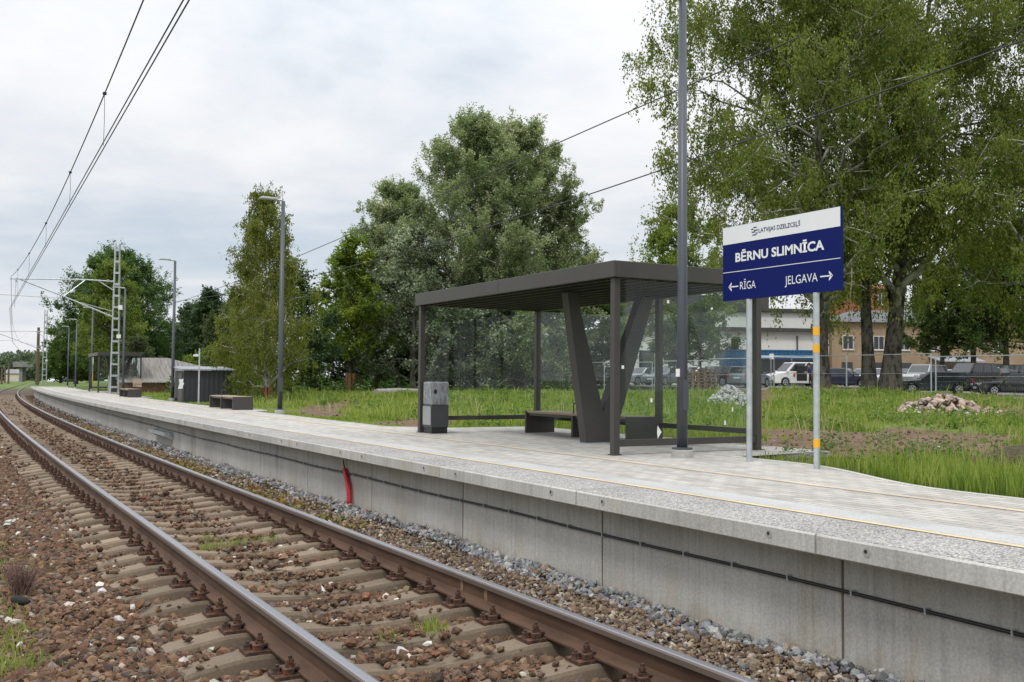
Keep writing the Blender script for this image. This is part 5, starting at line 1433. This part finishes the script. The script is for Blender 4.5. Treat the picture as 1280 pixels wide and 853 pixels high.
def tree(name, label, px, Z, top_px, R_, prof, n_leaf, leaf, mat, bk, seed, cb=.2, tr=.25, limbs=26, subs=7, lean=(0, 0), cat='tree', weep=0., group=None,
         zb=None, up=.45, clump=.55, flat=.8, top_scale=.9, trunk_pts=None, bk2=None, loc=None, H=None, sparse=0., skew=(0, 0), wander=.12, tw=.35, rj=(.66, 1.12)):
    """prof: [(height fraction, radius fraction)] of the crown outline"""
    rng = np.random.default_rng(seed)
    base = at_depth(px, Z) if loc is None else np.array([loc[0], loc[1], 0.])
    base[2] = (float(ground_h(base[0], base[1])) if zb is None else zb) - .05
    if H is None: H = height_at(px, top_px, Z) - base[2]
    o = thing(name, label, cat, base, 0, group)
    ph = np.array([p[0] for p in prof]); pr = np.array([p[1] for p in prof])
    Rf = lambda f: np.interp(f, ph, pr)*R_
    lean = np.array([lean[0], lean[1], 0.])
    fs = np.linspace(0, 1, 12)
    wob = np.cumsum(rng.normal(0, wander*.35, (12, 2)), 0)*(R_*.12)
    TP = np.stack([lean[0]*fs**1.2+wob[:, 0]*fs, lean[1]*fs**1.2+wob[:, 1]*fs, fs*H*top_scale], -1)
    rad = tr*(1-.93*fs**.8)*(1+.35*np.exp(-fs*28))
    tp = lambda f: np.array([np.interp(f*1/top_scale if top_scale else f, fs, TP[:, k]) for k in range(3)])
    paths = [(TP, rad)]; C = []; W = []
    ang = rng.uniform(0, 6.28); D = []
    for i in range(limbs):
        f0 = cb*.75 + (1.-cb*.75)*((i+.5)/limbs)**1.05*.93
        ang += 2.4+rng.normal(0, .35)
        reach = rng.uniform(*rj)
        ftip = min(f0+up*rng.uniform(.10, .42)*(1-f0*.5), 1.0)
        rr_ = Rf(ftip)*reach
        p0 = tp(f0); tipc = np.array([skew[0]*ftip, skew[1]*ftip, 0])+lean*ftip
        p3 = np.array([tipc[0]+rr_*math.cos(ang), tipc[1]+rr_*math.sin(ang), ftip*H*1.0])
        c1 = p0*.55+p3*.45; c1[2] = p0[2]+(p3[2]-p0[2])*.62+.03*H*rng.uniform(-.2, 1)
        s = np.linspace(0, 1, 8)[:, None]
        B_ = (1-s)**2*p0+2*s*(1-s)*c1+s*s*p3; B_[1:-1] += rng.normal(0, .035*rr_+.01, (6, 3))
        r0 = max(np.interp(f0/top_scale, fs, rad)*.55, .02)
        paths.append((B_, r0*(1-.88*np.linspace(0, 1, 8))))
        for j in range(subs):
            sj = .32+.68*(j+rng.uniform(.1, .9))/subs
            q0 = np.array([np.interp(sj, s[:, 0], B_[:, k]) for k in range(3)])
            dirv = unit(p3-p0)*.5+unit(rng.normal(size=3))*.9+np.array([0, 0, .25*up])
            ln = (.16+.24*rng.uniform())*max(rr_, R_*.25)*(1.15-.45*sj)
            q1 = q0+unit(dirv)*ln
            mid = (q0+q1)/2+rng.normal(0, .05*ln, 3)
            paths.append((np.stack([q0, mid, q1]), np.array([.35, .25, .12])*r0*.6+.004))
            if rng.uniform() < sparse: continue
            for s_ in rng.uniform(.25, 1.05, 5):
                c0 = q0+(q1-q0)*s_; dv_ = unit(unit(q1-q0)*.55+rng.normal(size=3)*.6+np.array([0, 0, tw]))
                lt = R_*.17*clump*1.5*rng.lognormal(-.1, .35)
                C.append(c0); D.append(dv_*lt); W.append(rng.uniform(.35, 1.5)*(lt/R_)**.5)
    for f in np.linspace(.8, 1., 6):                                 # leader
        C.append(tp(min(f, .999))*np.array([1, 1, 0])+np.array([0, 0, f*H*.96])); D.append(np.array([rng.normal(0, .3), rng.normal(0, .3), 1.])*R_*.1); W.append(W[0])
    C = np.array(C); W = np.array(W); D = np.array(D); k = rng.choice(len(C), n_leaf, p=W/W.sum())
    sg = clump*R_*.17
    def spray(kk):
        m_ = len(kk); tt = rng.uniform(0, 1, (m_, 1)); wid = np.linalg.norm(D[kk], axis=1, keepdims=True)*.36*(1.1-.75*tt)
        return C[kk]+D[kk]*tt+unit(rng.normal(size=(m_, 3)))*(rng.uniform(size=(m_, 1))**.5)*wid
    if weep:
        nst = max(n_leaf//34, 1); ks = rng.choice(len(C), nst, p=W/W.sum())
        S0 = C[ks]+D[ks]*rng.uniform(0, .9, (nst, 1))+rng.normal(size=(nst, 3))*sg*np.array([.25, .25, .2]); ln = weep*rng.lognormal(-.15, .45, nst)
        ln = np.minimum(ln, np.maximum(S0[:, 2]-.6, .3))
        li = rng.integers(0, nst, n_leaf); tt = rng.uniform(0, 1, n_leaf)
        sway = rng.normal(0, .07, (nst, 2))
        P = S0[li]; P = P+np.stack([sway[li, 0]*tt*ln[li], sway[li, 1]*tt*ln[li], -tt*ln[li]], -1)
        P += rng.normal(size=P.shape)*np.array([.04, .04, .05])*(leaf/.12)
        nb = int(n_leaf*.6); P[:nb] = spray(k[:nb])
    else:
        P = spray(k)
        P = P[P[:, 2] > .35] if cb < .12 else P
    V, Fq = tubes_np(paths[:1], 12); tkm = np_mesh('trunk', V, Fq, bk, o, smooth=True)
    V, Fq = tubes_np(paths[1:], 5); np_mesh('limbs', V, Fq, bk2 or bk, o, smooth=True)
    cr_ = leaves_mesh('crown', P, leaf, rng, mat, o, droop=weep > 0)
    return o
ROUND = [(0, .3), (.15, .75), (.35, 1), (.6, .95), (.8, .7), (.93, .4), (1, .12)]
OVAL = [(0, .35), (.2, .8), (.45, 1), (.7, .78), (.9, .42), (1, .08)]
CONE = [(0, .8), (.2, 1), (.5, .7), (.8, .34), (1, .04)]
# three large birches by the fence
BP = [(0, .6), (.25, .85), (.45, 1), (.7, .9), (.9, .6), (1, .2)]
FWD = np.array([math.sin(YAW), math.cos(YAW)]); RGT = np.array([math.cos(YAW), -math.sin(YAW)])
def cdir(r, f): return tuple(RGT*r+FWD*f)
tree('birch_tree', 'big birch with drooping twigs and straight trunk, its crown hanging behind the station sign', 1027, 51, 0, 8.6, BP, 165000, .135, G['birch'], BK_BIRCHLOW, 21, cb=.20, tr=.42, limbs=54, subs=9, weep=1.1, tw=-.35, H=25, clump=.62, bk2=BK_BIRCH, up=.6, skew=cdir(-3.0, 0), sparse=.05)
tree('birch_tree', 'big birch with pale upper branches, middle trunk close beside the leaning one', 1087, 52, 0, 7.0, BP, 118000, .135, G['birch'], BK_BIRCHLOW, 22, cb=.24, tr=.36, limbs=48, subs=9, weep=1.0, tw=-.35, H=27, clump=.62, lean=cdir(-1.2, .5), bk2=BK_BIRCH, up=.8, sparse=.06)
tree('birch_tree', 'big leaning birch, thickest trunk tilting right, crown filling the upper right sky', 1112, 51.5, 0, 8.4, BP, 165000, .135, G['birch'], BK_BIRCHLOW, 23, cb=.20, tr=.50, limbs=54, subs=9, weep=1.1, tw=-.35, H=27, clump=.62, lean=cdir(2.6, 0), bk2=BK_BIRCH, up=.7, skew=cdir(2.4, 0), sparse=.05)
tree('birch_tree', 'birch crown hanging in from beyond the right edge of the lawn', 1330, 50, 0, 7.2, BP, 95000, .135, G['birch'], BK_BIRCHLOW, 24, cb=.2, tr=.4, limbs=46, subs=9, weep=1.1, tw=-.35, H=22, clump=.62, bk2=BK_BIRCH, sparse=.1)
# tall poplars behind the shelter
PP = [(0, .6), (.15, .85), (.35, 1), (.55, .98), (.75, .80), (.9, .52), (1, .22)]
tree('poplar_tree', 'tallest grey green poplar, its pointed crown rising highest behind the shelter roof', 590, 70, 160, 6.2, PP, 202500, .135, G['poplar'], BK_GREY, 31, cb=.1, tr=.4, limbs=64, subs=11, rj=(.78, 1.05), up=1.1, tw=.9, clump=.62, flat=1.1, sparse=.02)
tree('poplar_tree', 'tall grey green poplar with a rounded twin top right of the tallest one', 650, 71, 166, 5.5, PP, 189000, .135, G['poplar'], BK_GREY, 32, cb=.1, tr=.38, limbs=62, subs=11, rj=(.78, 1.05), up=1.0, tw=.9, clump=.62, flat=1.1, sparse=.02)
tree('poplar_tree', 'shorter poplar on the left shoulder of the poplar group behind the maple', 495, 74, 236, 4.7, PP, 114750, .135, G['poplar'], BK_GREY, 33, cb=.1, tr=.3, limbs=50, subs=11, rj=(.78, 1.05), up=1.0, tw=.9, clump=.62, flat=1.1, sparse=.02)
tree('poplar_tree', 'shorter poplar on the right shoulder of the poplar group above the shelter roof', 697, 72, 246, 3.3, PP, 81000, .135, G['poplar'], BK_GREY, 36, cb=.1, tr=.26, limbs=28, subs=7, up=.9, rj=(.78, 1.05), tw=.9, clump=.66, sparse=.03)
tree('silver_poplar', 'silvery leaved young poplar in front of the taller poplars left of the shelter', 516, 66, 290, 4.2, ROUND, 34000, .18, G['silver'], BK_GREY, 34, cb=.08, tr=.22, limbs=34, subs=7, up=.8, clump=.75, sparse=.05)
tree('silver_poplar', 'low silvery poplar bush seen through the left shelter glass', 590, 67, 352, 4.4, ROUND, 32000, .18, G['silver'], BK_GREY, 35, cb=.05, tr=.18, limbs=30, subs=7, up=.6, clump=.8)
tree('silver_poplar', 'low silvery poplar bush behind the middle of the shelter', 655, 68, 350, 4.2, ROUND, 30000, .18, G['poplar'], BK_GREY, 38, cb=.08, tr=.18, limbs=30, subs=7, up=.6, clump=.8)
tree('dark_tree', 'dark shaded tree in the gap between the maple and the silvery poplar', 470, 73, 330, 4.2, ROUND, 26000, .2, G['dark'], BK_DARK, 37, cb=.05, tr=.2, limbs=28, subs=7, clump=.9)
# maple and weeping birch by the platform
tree('maple_tree', 'bright green maple with boarded trunk standing alone on the lawn', 438, 64, 303, 2.95, [(0, .55), (.12, .9), (.3, 1), (.55, .9), (.75, .66), (.9, .38), (1, .12)], 26000, .19, G['maple'], BK_DARK, 41, cb=.16, tr=.17, limbs=38, subs=7, up=.55, clump=.72, sparse=.08)
tree('weeping_birch', 'slender drooping yellow green birch behind the second lamp post', 334, 38, 231, 2.05, [(0, .7), (.15, .95), (.35, 1), (.55, .8), (.75, .55), (.9, .35), (1, .1)], 70000, .068, G['willow'], BK_BIRCH, 42, cb=.06, tr=.12, limbs=52, subs=7, weep=.85, tw=-.5, up=.4, clump=.8, sparse=.1, zb=.5, skew=cdir(-.35, 0))
tree('weeping_birch', 'smaller drooping birch leaning left towards the dark shed', 312, 46, 330, 1.5, OVAL, 26000, .075, G['willow'], BK_BIRCH, 43, cb=.05, tr=.08, limbs=34, subs=6, weep=.7, tw=-.5, up=.4, clump=.9, zb=.5)
tree('dark_tree', 'dark leafy shrub tree filling behind the drooping birch', 362, 55, 345, 2.6, ROUND, 22000, .17, G['dark'], BK_DARK, 44, cb=.04, tr=.14, limbs=28, subs=7, clump=.95)
tree('dark_tree', 'dark bushy tree between the dark shed and the drooping birch', 296, 52, 372, 1.9, ROUND, 18000, .14, G['olive'], BK_DARK, 45, cb=.03, tr=.12, limbs=26, subs=7, clump=.95)
tree('hazel_bush', 'low dark bush under the maple crown', 400, 66, 425, 2.1, ROUND, 12000, .16, G['dark'], BK_DARK, 46, cb=.02, tr=.08, limbs=22, subs=6, clump=1.)
tree('hazel_bush', 'low dark bush at the back between maple and poplars', 480, 78, 420, 3.0, ROUND, 14000, .18, G['dark'], BK_DARK, 47, cb=.02, tr=.08, limbs=22, subs=6, clump=1.)
for lab, px, Z, top, r_, kind in (('dark bush behind the left shelter glass below the poplars', 560, 82, 425, 3.6, 'dark'), ('dark bush behind the shelter bench below the poplars', 618, 84, 415, 3.8, 'oak'),
                          ('dark bush left of the V column behind the fence', 672, 84, 412, 3.6, 'dark'), ('mid green bush at the right foot of the poplars behind the fence', 716, 86, 420, 3.2, 'linden'), ('dark bush low beside the felled log', 520, 80, 430, 3.0, 'oak')):
    tree('hazel_bush', lab, px, Z, top, r_, ROUND, 22000, .17, G[kind], BK_DARK, 300+px, cb=.02, tr=.1, limbs=30, subs=7, clump=1., rj=(.8, 1.05))
# left group by the house
tree('oak_tree', 'broad dark oak towering behind the lattice mast', 144, 97, 320, 5.4, [(0, .5), (.15, .72), (.35, .98), (.6, 1), (.8, .82), (.93, .52), (1, .2)], 110000, .17, G['oak'], BK_DARK, 51, cb=.14, tr=.45, limbs=62, subs=9, rj=(.8, 1.06), up=.6, clump=.72, sparse=.02)
tree('acacia_tree', 'light yellow green tree in front of the dark oak', 138, 84, 330, 3.5, [(0, .85), (.2, 1), (.5, .85), (.75, .6), (1, .15)], 34000, .18, G['acacia'], BK_DARK, 52, cb=.1, tr=.2, limbs=36, subs=7, up=.5, clump=.85)
tree('olive_bush', 'rounded olive bush overhanging the old outhouse roof', 172, 66, 424, 1.55, ROUND, 15000, .12, G['olive'], BK_DARK, 53, cb=.06, tr=.1, limbs=26, subs=6, clump=.95)
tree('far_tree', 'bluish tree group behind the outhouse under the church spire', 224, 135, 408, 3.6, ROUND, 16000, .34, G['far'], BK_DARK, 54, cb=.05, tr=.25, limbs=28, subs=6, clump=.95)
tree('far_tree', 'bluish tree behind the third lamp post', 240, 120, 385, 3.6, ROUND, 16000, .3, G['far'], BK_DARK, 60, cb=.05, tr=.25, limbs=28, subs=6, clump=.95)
tree('pine_tree', 'dark pine like tree right of the church spire behind the shed', 262, 98, 366, 3.3, OVAL, 26000, .22, G['dark'], BK_DARK, 55, cb=.05, tr=.25, limbs=34, subs=7, clump=.9)
tree('green_bush', 'mid green bush between outhouse roof and dark shed', 262, 72, 440, 2.0, ROUND, 14000, .15, G['acacia'], BK_DARK, 56, cb=.03, tr=.1, limbs=24, subs=6, clump=1.)
tree('lime_tree', 'green tree beyond the distant shelter left of the light acacia', 95, 130, 400, 3.9, ROUND, 18000, .3, G['linden'], BK_DARK, 57, cb=.05, tr=.25, limbs=28, subs=6, clump=.95)
tree('lime_tree', 'small green tree at the far platform end behind the white car', 76, 150, 425, 3.2, ROUND, 13000, .3, G['linden'], BK_DARK, 58, cb=.05, tr=.2, limbs=24, subs=6, clump=.95)
tree('lime_tree', 'green tree right of the oak behind the outhouse', 190, 100, 420, 3.2, ROUND, 16000, .24, G['oak'], BK_DARK, 59, cb=.05, tr=.2, limbs=26, subs=6, clump=.95)
# behind the shelter and right edge
tree('linden_tree', 'small bright green linden seen between the arms of the V column', 752, 74, 372, 2.6, ROUND, 20000, .17, G['linden'], BK_DARK, 61, cb=.22, tr=.12, limbs=28, subs=7, clump=.8)
tree('linden_tree', 'green tree peeping above the shelter roof left of the station sign', 850, 84, 262, 5.0, ROUND, 34000, .2, G['maple'], BK_DARK, 62, cb=.30, tr=.2, limbs=34, subs=7, clump=.8, sparse=.1)
tree('linden_tree', 'slim young tree before the white building seen through the glass', 838, 72, 400, 1.9, ROUND, 9000, .16, G['oak'], BK_DARK, 63, cb=.42, tr=.07, limbs=20, subs=6, clump=.8)
tree('linden_tree', 'young tree with a slim dark trunk between near lamp post and blue container', 876, 73, 385, 2.9, ROUND, 15000, .16, G['linden'], BK_DARK, 64, cb=.40, tr=.11, limbs=26, subs=6, clump=.8, sparse=.2)
tree('linden_tree', 'dense dark linden left one of the row behind the black people carrier', 1178, 84, 330, 3.7, OVAL, 30000, .2, G['linden'], BK_DARK, 65, cb=.36, tr=.26, limbs=34, subs=7, clump=.8)
tree('linden_tree', 'dense dark linden second in the row, above the black people carrier roof', 1217, 82, 300, 4.2, OVAL, 34000, .2, G['linden'], BK_DARK, 66, cb=.36, tr=.3, limbs=36, subs=7, clump=.8)
tree('linden_tree', 'dense dark linden at the right edge of the row over the black car', 1258, 80, 285, 4.6, OVAL, 36000, .2, G['linden'], BK_DARK, 67, cb=.34, tr=.32, limbs=36, subs=7, clump=.8)
tree('linden_tree', 'dense dark linden just outside the right edge of the car park row', 1310, 78, 250, 5.0, OVAL, 30000, .22, G['oak'], BK_DARK, 68, cb=.3, tr=.32, limbs=34, subs=7, clump=.8)
tree('fir_tree', 'dark green conifer behind the beige wing between lindens and birch', 1165, 125, 345, 4.4, CONE, 22000, .28, G['dark'], BK_DARK, 69, cb=.05, tr=.25, limbs=34, subs=7, clump=.9)
# protective boards round two trunks
M_BOARD = simple('fresh_trunk_board', (.27, .115, .055), .8, 0, .35, 4., stretch=(1, 1, .2))
for lab, px, Z, r, h in (('orange brown boards tied round the maple trunk', 438, 64, .30, 1.15), ('orange brown boards tied round the drooping birch trunk', 334, 38, .17, .62)):
    p = at_depth(px, Z); p[2] = float(ground_h(p[0], p[1]))-.02
    if Z < 40: p[2] = .47
    g_ = thing('trunk_guard', lab, 'trunk guard', p)
    for k in range(9):
        a = k*2*math.pi/9; m = MB(); w = r*.3
        c, s = math.cos(a), math.sin(a)
        q = [(r*c-w*s*-1*0-w*s, r*s+w*c), (r*c+w*s, r*s-w*c), ((r+.03)*c+w*s, (r+.03)*s-w*c), ((r+.03)*c-w*s, (r+.03)*s+w*c)]
        m.prism(q, 'z', 0, h*random.uniform(.92, 1.05)); m.build('board', M_BOARD, g_)
# far woods: one mass
def woods():
    rng = np.random.default_rng(77); C = []
    for px, Z, top, w in ((-25, 420, 452, 16), (-2, 430, 447, 14), (8, 400, 448, 12), (18, 410, 440, 12), (30, 420, 438, 13), (41, 400, 441, 12), (52, 390, 446, 12), (64, 380, 450, 13), (80, 300, 440, 12), (98, 260, 430, 11), (112, 240, 436, 10), (200, 260, 430, 14), (215, 280, 425, 14), (232, 250, 420, 12), (-60, 420, 448, 20), (-100, 420, 446, 24)):
        p = at_depth(px, Z); h = height_at(px, top, Z); n = 1500
        d = unit(rng.normal(size=(n, 3)))*rng.uniform(.55, 1.02, (n, 1))**.4
        lump_ = 1+.22*np.sin(d[:, :1]*5+px)+.18*np.sin(d[:, 1:2]*7+Z)+.15*np.sin(d[:, 2:]*6)
        C.append(np.array([p[0], p[1], h*.48])+d*lump_*np.array([w*.62, w*.62, h*.50]))
    C = np.concatenate(C); C = C[C[:, 2] > -.5]
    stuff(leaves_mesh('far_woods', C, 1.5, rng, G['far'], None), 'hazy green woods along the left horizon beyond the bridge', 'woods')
woods()

# ================================================================== GRASS AND HERBS
def grass_mat():
    return leaf_mat('grass_blades', [(.2, (.105, .165, .026)), (.42, (.195, .265, .046)), (.62, (.275, .335, .068)), (.9, (.40, .39, .17))], .45, scale=.55)
M_GRASS = grass_mat()
def blades(name, P, h, w, rng, mat, lean=.35):
    n = len(P); a = rng.uniform(0, 2*np.pi, n); s = np.stack([np.cos(a), np.sin(a), np.zeros(n)], -1)*(w/2)[:, None]
    b_ = rng.uniform(0, 2*np.pi, n); l = (rng.uniform(.1, 1, n)*lean*h)
    d = np.stack([np.cos(b_)*l, np.sin(b_)*l, np.zeros(n)], -1); up = np.stack([np.zeros(n), np.zeros(n), h], -1)
    V = np.stack([P-s, P+s, P+d*.35+up*.6+s*.75, P+d+up*.97, P+d*.35+up*.6-s*.75], 1)
    V = V.reshape(-1, 3); i = np.arange(n)*5
    Fc = np.concatenate([np.stack([i, i+1, i+2, i+4], -1)]); T = np.stack([i+4, i+2, i+3, i+3], -1)
    # tips as separate triangles in the same mesh (quads with a repeated corner are avoided)
    me_v = V
    o = np_mesh(name, me_v, np.concatenate([np.stack([i, i+1, i+2], -1), np.stack([i, i+2, i+4], -1), np.stack([i+4, i+2, i+3], -1)]), mat)
    return o
def lawn():
    rng = np.random.default_rng(91); N = 900000
    # candidates spread evenly in view depth
    Z = 6.5*np.exp(rng.uniform(0, math.log(78/6.5), N)); px = rng.uniform(-120, 1440, N)
    d = np.stack([ray(0, 478)+CR*(p_)/F_PX*0 for p_ in (0,)], 0)
    D = CF[None]+CR[None]*((px-640)/F_PX)[:, None]-CU[None]*((478-426.5)/F_PX)
    P = D*Z[:, None]; x, y = P[:, 0], P[:, 1]; u = x-dev(y)
    ok = (u > edge_u(y)+.10) & (y < 96)
    fenx = 41.0-.061*y; ok &= x < fenx+1.5
    ok &= ~((u > 7.7) & (u < 10.4) & (y > 37.9) & (y < 40))
    ok &= ~((x > 9) & (x < 15.5) & (y > 59.8) & (y < 66))
    dm = dirt_mask(x, y)
    cover = hnoise(x, y, .55)*.6+hnoise(y, x, 1.7)*.5
    pd = np.where(dm, .03+.16*(cover > .33), 1.)*np.clip(.72+.5*cover, .25, 1)
    near_strip = np.clip(1-(u-edge_u(y))/1.2, 0, 1)
    pd = np.maximum(pd, near_strip*.9*~dm)
    spm = sparse_mask(x, y) & ~dm; pd = np.where(spm, pd*np.clip(.42+.5*hnoise(x, y, 2.2), .08, 1), pd)
    ok &= rng.uniform(size=N) < pd*.62
    x, y, Z, dm, cover, near_strip, u = x[ok], y[ok], Z[ok], dm[ok], cover[ok], near_strip[ok], u[ok]; n = len(x)
    tall = (u-edge_u(y) < 1.5) & (y < 7.6)
    mown = (u-edge_u(y) < 1.6) & (y > 16)
    h = rng.lognormal(math.log(.09), .5, n)*np.clip(1+.85*cover, .25, 2)
    h = np.where(tall, rng.lognormal(math.log(.21), .3, n), h); h = np.where(mown, rng.uniform(.03, .07, n), h); h = np.where(dm, h*.7, h)
    h *= np.clip((Z/20)**.25, .9, 1.2)*np.where(Z > 38, .75, 1)
    w = .0075*np.clip(Z/7., 1, 9)*rng.uniform(.7, 1.4, n)
    z = ground_h(x, y)-.01
    stuff(blades('grass', np.stack([x, y, z], -1), h, w, rng, M_GRASS), 'green grass growing between the platform and the fence', 'grass')
lawn()
def straw():
    rng = np.random.default_rng(95); n = 5200
    Z = 9*np.exp(rng.uniform(0, math.log(5.5), n)); px = rng.uniform(-60, 1400, n)
    P = (CF[None]+CR[None]*((px-640)/F_PX)[:, None])*Z[:, None]; x, y = P[:, 0], P[:, 1]
    ok = (x-dev(y) > edge_u(y)+1.7) & (hnoise(x, y, .7) > -.15) & (x < 41-.061*y); x, y, Z = x[ok], y[ok], Z[ok]; n = len(x)
    stuff(blades('dry_grass', np.stack([x, y, ground_h(x, y)], -1), rng.lognormal(math.log(.26), .3, n), .006*np.clip(Z/7, 1, 6), rng,
          leaf_mat('straw_stalks', [(.2, (.24, .21, .10)), (.5, (.36, .32, .17)), (.9, (.46, .43, .27))], .35), .6), 'dry straw coloured stalks standing among the green meadow grass', 'grass')
straw()
def herbs():
    rng = np.random.default_rng(93)
    def field(name, label, spots, mat, leaf, ln, hmin, hmax, per=26):
        C = []
        for (x, y, r, n) in spots:
            for _ in range(n):
                a = rng.uniform(0, 6.28); q = r*math.sqrt(rng.uniform()); px, py = x+q*math.cos(a), y+q*math.sin(a)
                hh = rng.uniform(hmin, hmax); z0 = float(ground_h(px, py)); t = rng.uniform(.1, 1, per)
                C.append(np.stack([px+rng.normal(0, .05+.05*hh, per), py+rng.normal(0, .05+.05*hh, per), z0+t*hh], -1))
        stuff(leaves_mesh(name, np.concatenate(C), leaf, rng, mat, None, aspect=.45), label, 'weeds')
    near = [(on_z(x, y, .55)[0], on_z(x, y, .55)[1], r, n) for x, y, r, n in ((1245, 585, .25, 9), (1272, 590, .25, 9), (1140, 560, .4, 12), (1180, 572, .3, 8), (1070, 560, .5, 12), (1215, 565, .4, 8), (1010, 566, .3, 8), (1110, 588, .35, 10))]
    field('tall_weeds', 'leafy tall weeds standing in the grass beside the platform edge', near, leaf_mat('weed_leaves', [(.2, (.06, .115, .022)), (.5, (.10, .17, .04)), (.9, (.17, .235, .075))], .35), .055, 0, .14, .34, 22)
    fen = []
    for k in range(34):
        y = rng.uniform(44, 100); x = 41-.061*y+rng.normal(-.6, .6); fen.append((x, y, .9, 7))
    field('fence_weeds', 'tall nettles and mugwort growing along the foot of the fence', fen, leaf_mat('nettle_leaves', [(.2, (.035, .07, .016)), (.5, (.07, .12, .03)), (.9, (.15, .19, .08))], .3), .15, 0, .3, .85, 18)
    thin = [(at_depth(x, 50)[0], at_depth(x, 50)[1], .3, 2) for x in (1128, 1150, 1186, 1206, 1228, 1247, 1262, 1275, 1052, 1040)]
    field('thin_weeds', 'few thin tall weed stalks along the fence before the dark cars', thin, G['acacia'], .11, 0, .5, 1.0, 12)
    pale = [(at_depth(x, Z)[0], at_depth(x, Z)[1], 1.1, 10) for x, Z in ((636, 74), (650, 73), (664, 72), (680, 72), (700, 70), (715, 68))]
    field('pale_weeds', 'pale flowering tall weeds before the fence seen through the shelter', pale, leaf_mat('pale_weed', [(.2, (.09, .13, .06)), (.5, (.17, .21, .12)), (.9, (.36, .38, .30))], .3), .14, 0, .8, 1.7, 30)
    mid = []
    for k in range(330):
        Z = rng.uniform(14, 44); px = rng.uniform(330, 1300); p = at_depth(px, Z)
        if p[0]-float(dev(p[1])) > float(edge_u(p[1]))+1.8 and not dirt_mask(np.array([p[0]]), np.array([p[1]]))[0]: mid.append((p[0], p[1], .55, 7))
    field('meadow_herbs', 'broad leaved herbs scattered through the meadow grass', mid, leaf_mat('herb_leaves', [(.2, (.07, .13, .02)), (.5, (.14, .22, .036)), (.9, (.26, .31, .09))], .45), .10, 0, .06, .32, 18)
    und = []
    for px, Z in [(x, 52+.2*abs(x-430)*.3) for x in range(345, 520, 9)]: p = at_depth(px, 60+rng.uniform(0, 12)); und.append((p[0], p[1], 1.3, 9))
    for px in range(232, 350, 8): p = at_depth(px, 42+rng.uniform(0, 8)); und.append((p[0], p[1], .8, 9))
    field('undergrowth', 'dark undergrowth below the maple and the drooping birch', und, G['oak'], .17, 0, .3, 1.3, 26)
    # tufts in the ballast, moss and yellowish stonecrop by the wall
    T = [on_z(x, y, BED+.02) for x, y in ((295, 684), (315, 681), (275, 687), (262, 680), (340, 680), (255, 690), (540, 788), (545, 800), (487, 806), (545, 795))]
    C = np.concatenate([np.array([p[0], p[1], BED+.03])+np.stack([rng.normal(0, .05, 45), rng.normal(0, .05, 45), np.full(45, .0)], -1) for p in T]); n = len(C)
    stuff(blades('ballast_grass', C, rng.uniform(.05, .12, n), np.full(n, .007), rng, M_GRASS, .7), 'small green grass tufts sprouting between the sleepers', 'grass')
    T = [on_z(x, y, -.32) for x, y in ((12, 775), (30, 795), (6, 845), (40, 835), (10, 708), (0, 690), (4, 735), (8, 800), (22, 815), (2, 760), (40, 718), (14, 838), (0, 822))]
    C = np.concatenate([np.array([p[0], p[1], -.315])+np.stack([rng.normal(0, .09, 60), rng.normal(0, .09, 60), np.zeros(60)], -1) for p in T]); n = len(C)
    stuff(blades('edge_grass', C, rng.uniform(.03, .11, n), np.full(n, .007), rng, M_GRASS, .8), 'sparse grass and moss on the ballast at the bottom left corner', 'grass')
    n = 2600; yy = np.concatenate([rng.uniform(10.5, 22, 1500), rng.uniform(22, 40, n-1500)]); uu = rng.normal(3.98, .17, n)
    k = (hnoise(yy, uu*0, 1.1) > -.1); yy, uu = yy[k], uu[k]; n = len(yy)
    C = np.stack([uu+dev(yy), yy, bed_h(uu)+.035+rng.uniform(0, .03, n)], -1)
    stuff(leaves_mesh('yellow_stonecrop', C, .075, rng, leaf_mat('stonecrop', [(.2, (.09, .10, .02)), (.5, (.20, .17, .035)), (.7, (.27, .17, .045)), (.9, (.3, .12, .05))], .2, scale=2.), None), 'yellow and rust coloured stonecrop patches along the rail by the wall', 'ground cover')
    p = on_z(26, 745, -.29); m = MB(); r_ = random.Random(6)
    for k in range(170):
        a, b_ = r_.uniform(0, 6.28), r_.uniform(.05, .6); h = r_.uniform(.14, .32); q = Vector((r_.gauss(0, .03), r_.gauss(0, .03), -.03))
        d = Vector((math.cos(a)*b_, math.sin(a)*b_, 1))*h
        m.tube([q, q+d*.5, q+d], [.0028, .002, .001], 4)
        for j in range(3):
            s = q+d*r_.uniform(.4, .9); e = s+Vector((r_.gauss(0, .04), r_.gauss(0, .04), r_.uniform(.01, .06))); m.tube([s, e], [.0014, .0008], 3)
    o = m.build('dry_shrub', simple('dry_twigs', (.17, .105, .085), .9, 0, .3, 10)); o.location = p
    tag(o, 'dry leafless brown shrub on the ballast at the left edge', 'shrub')
herbs()
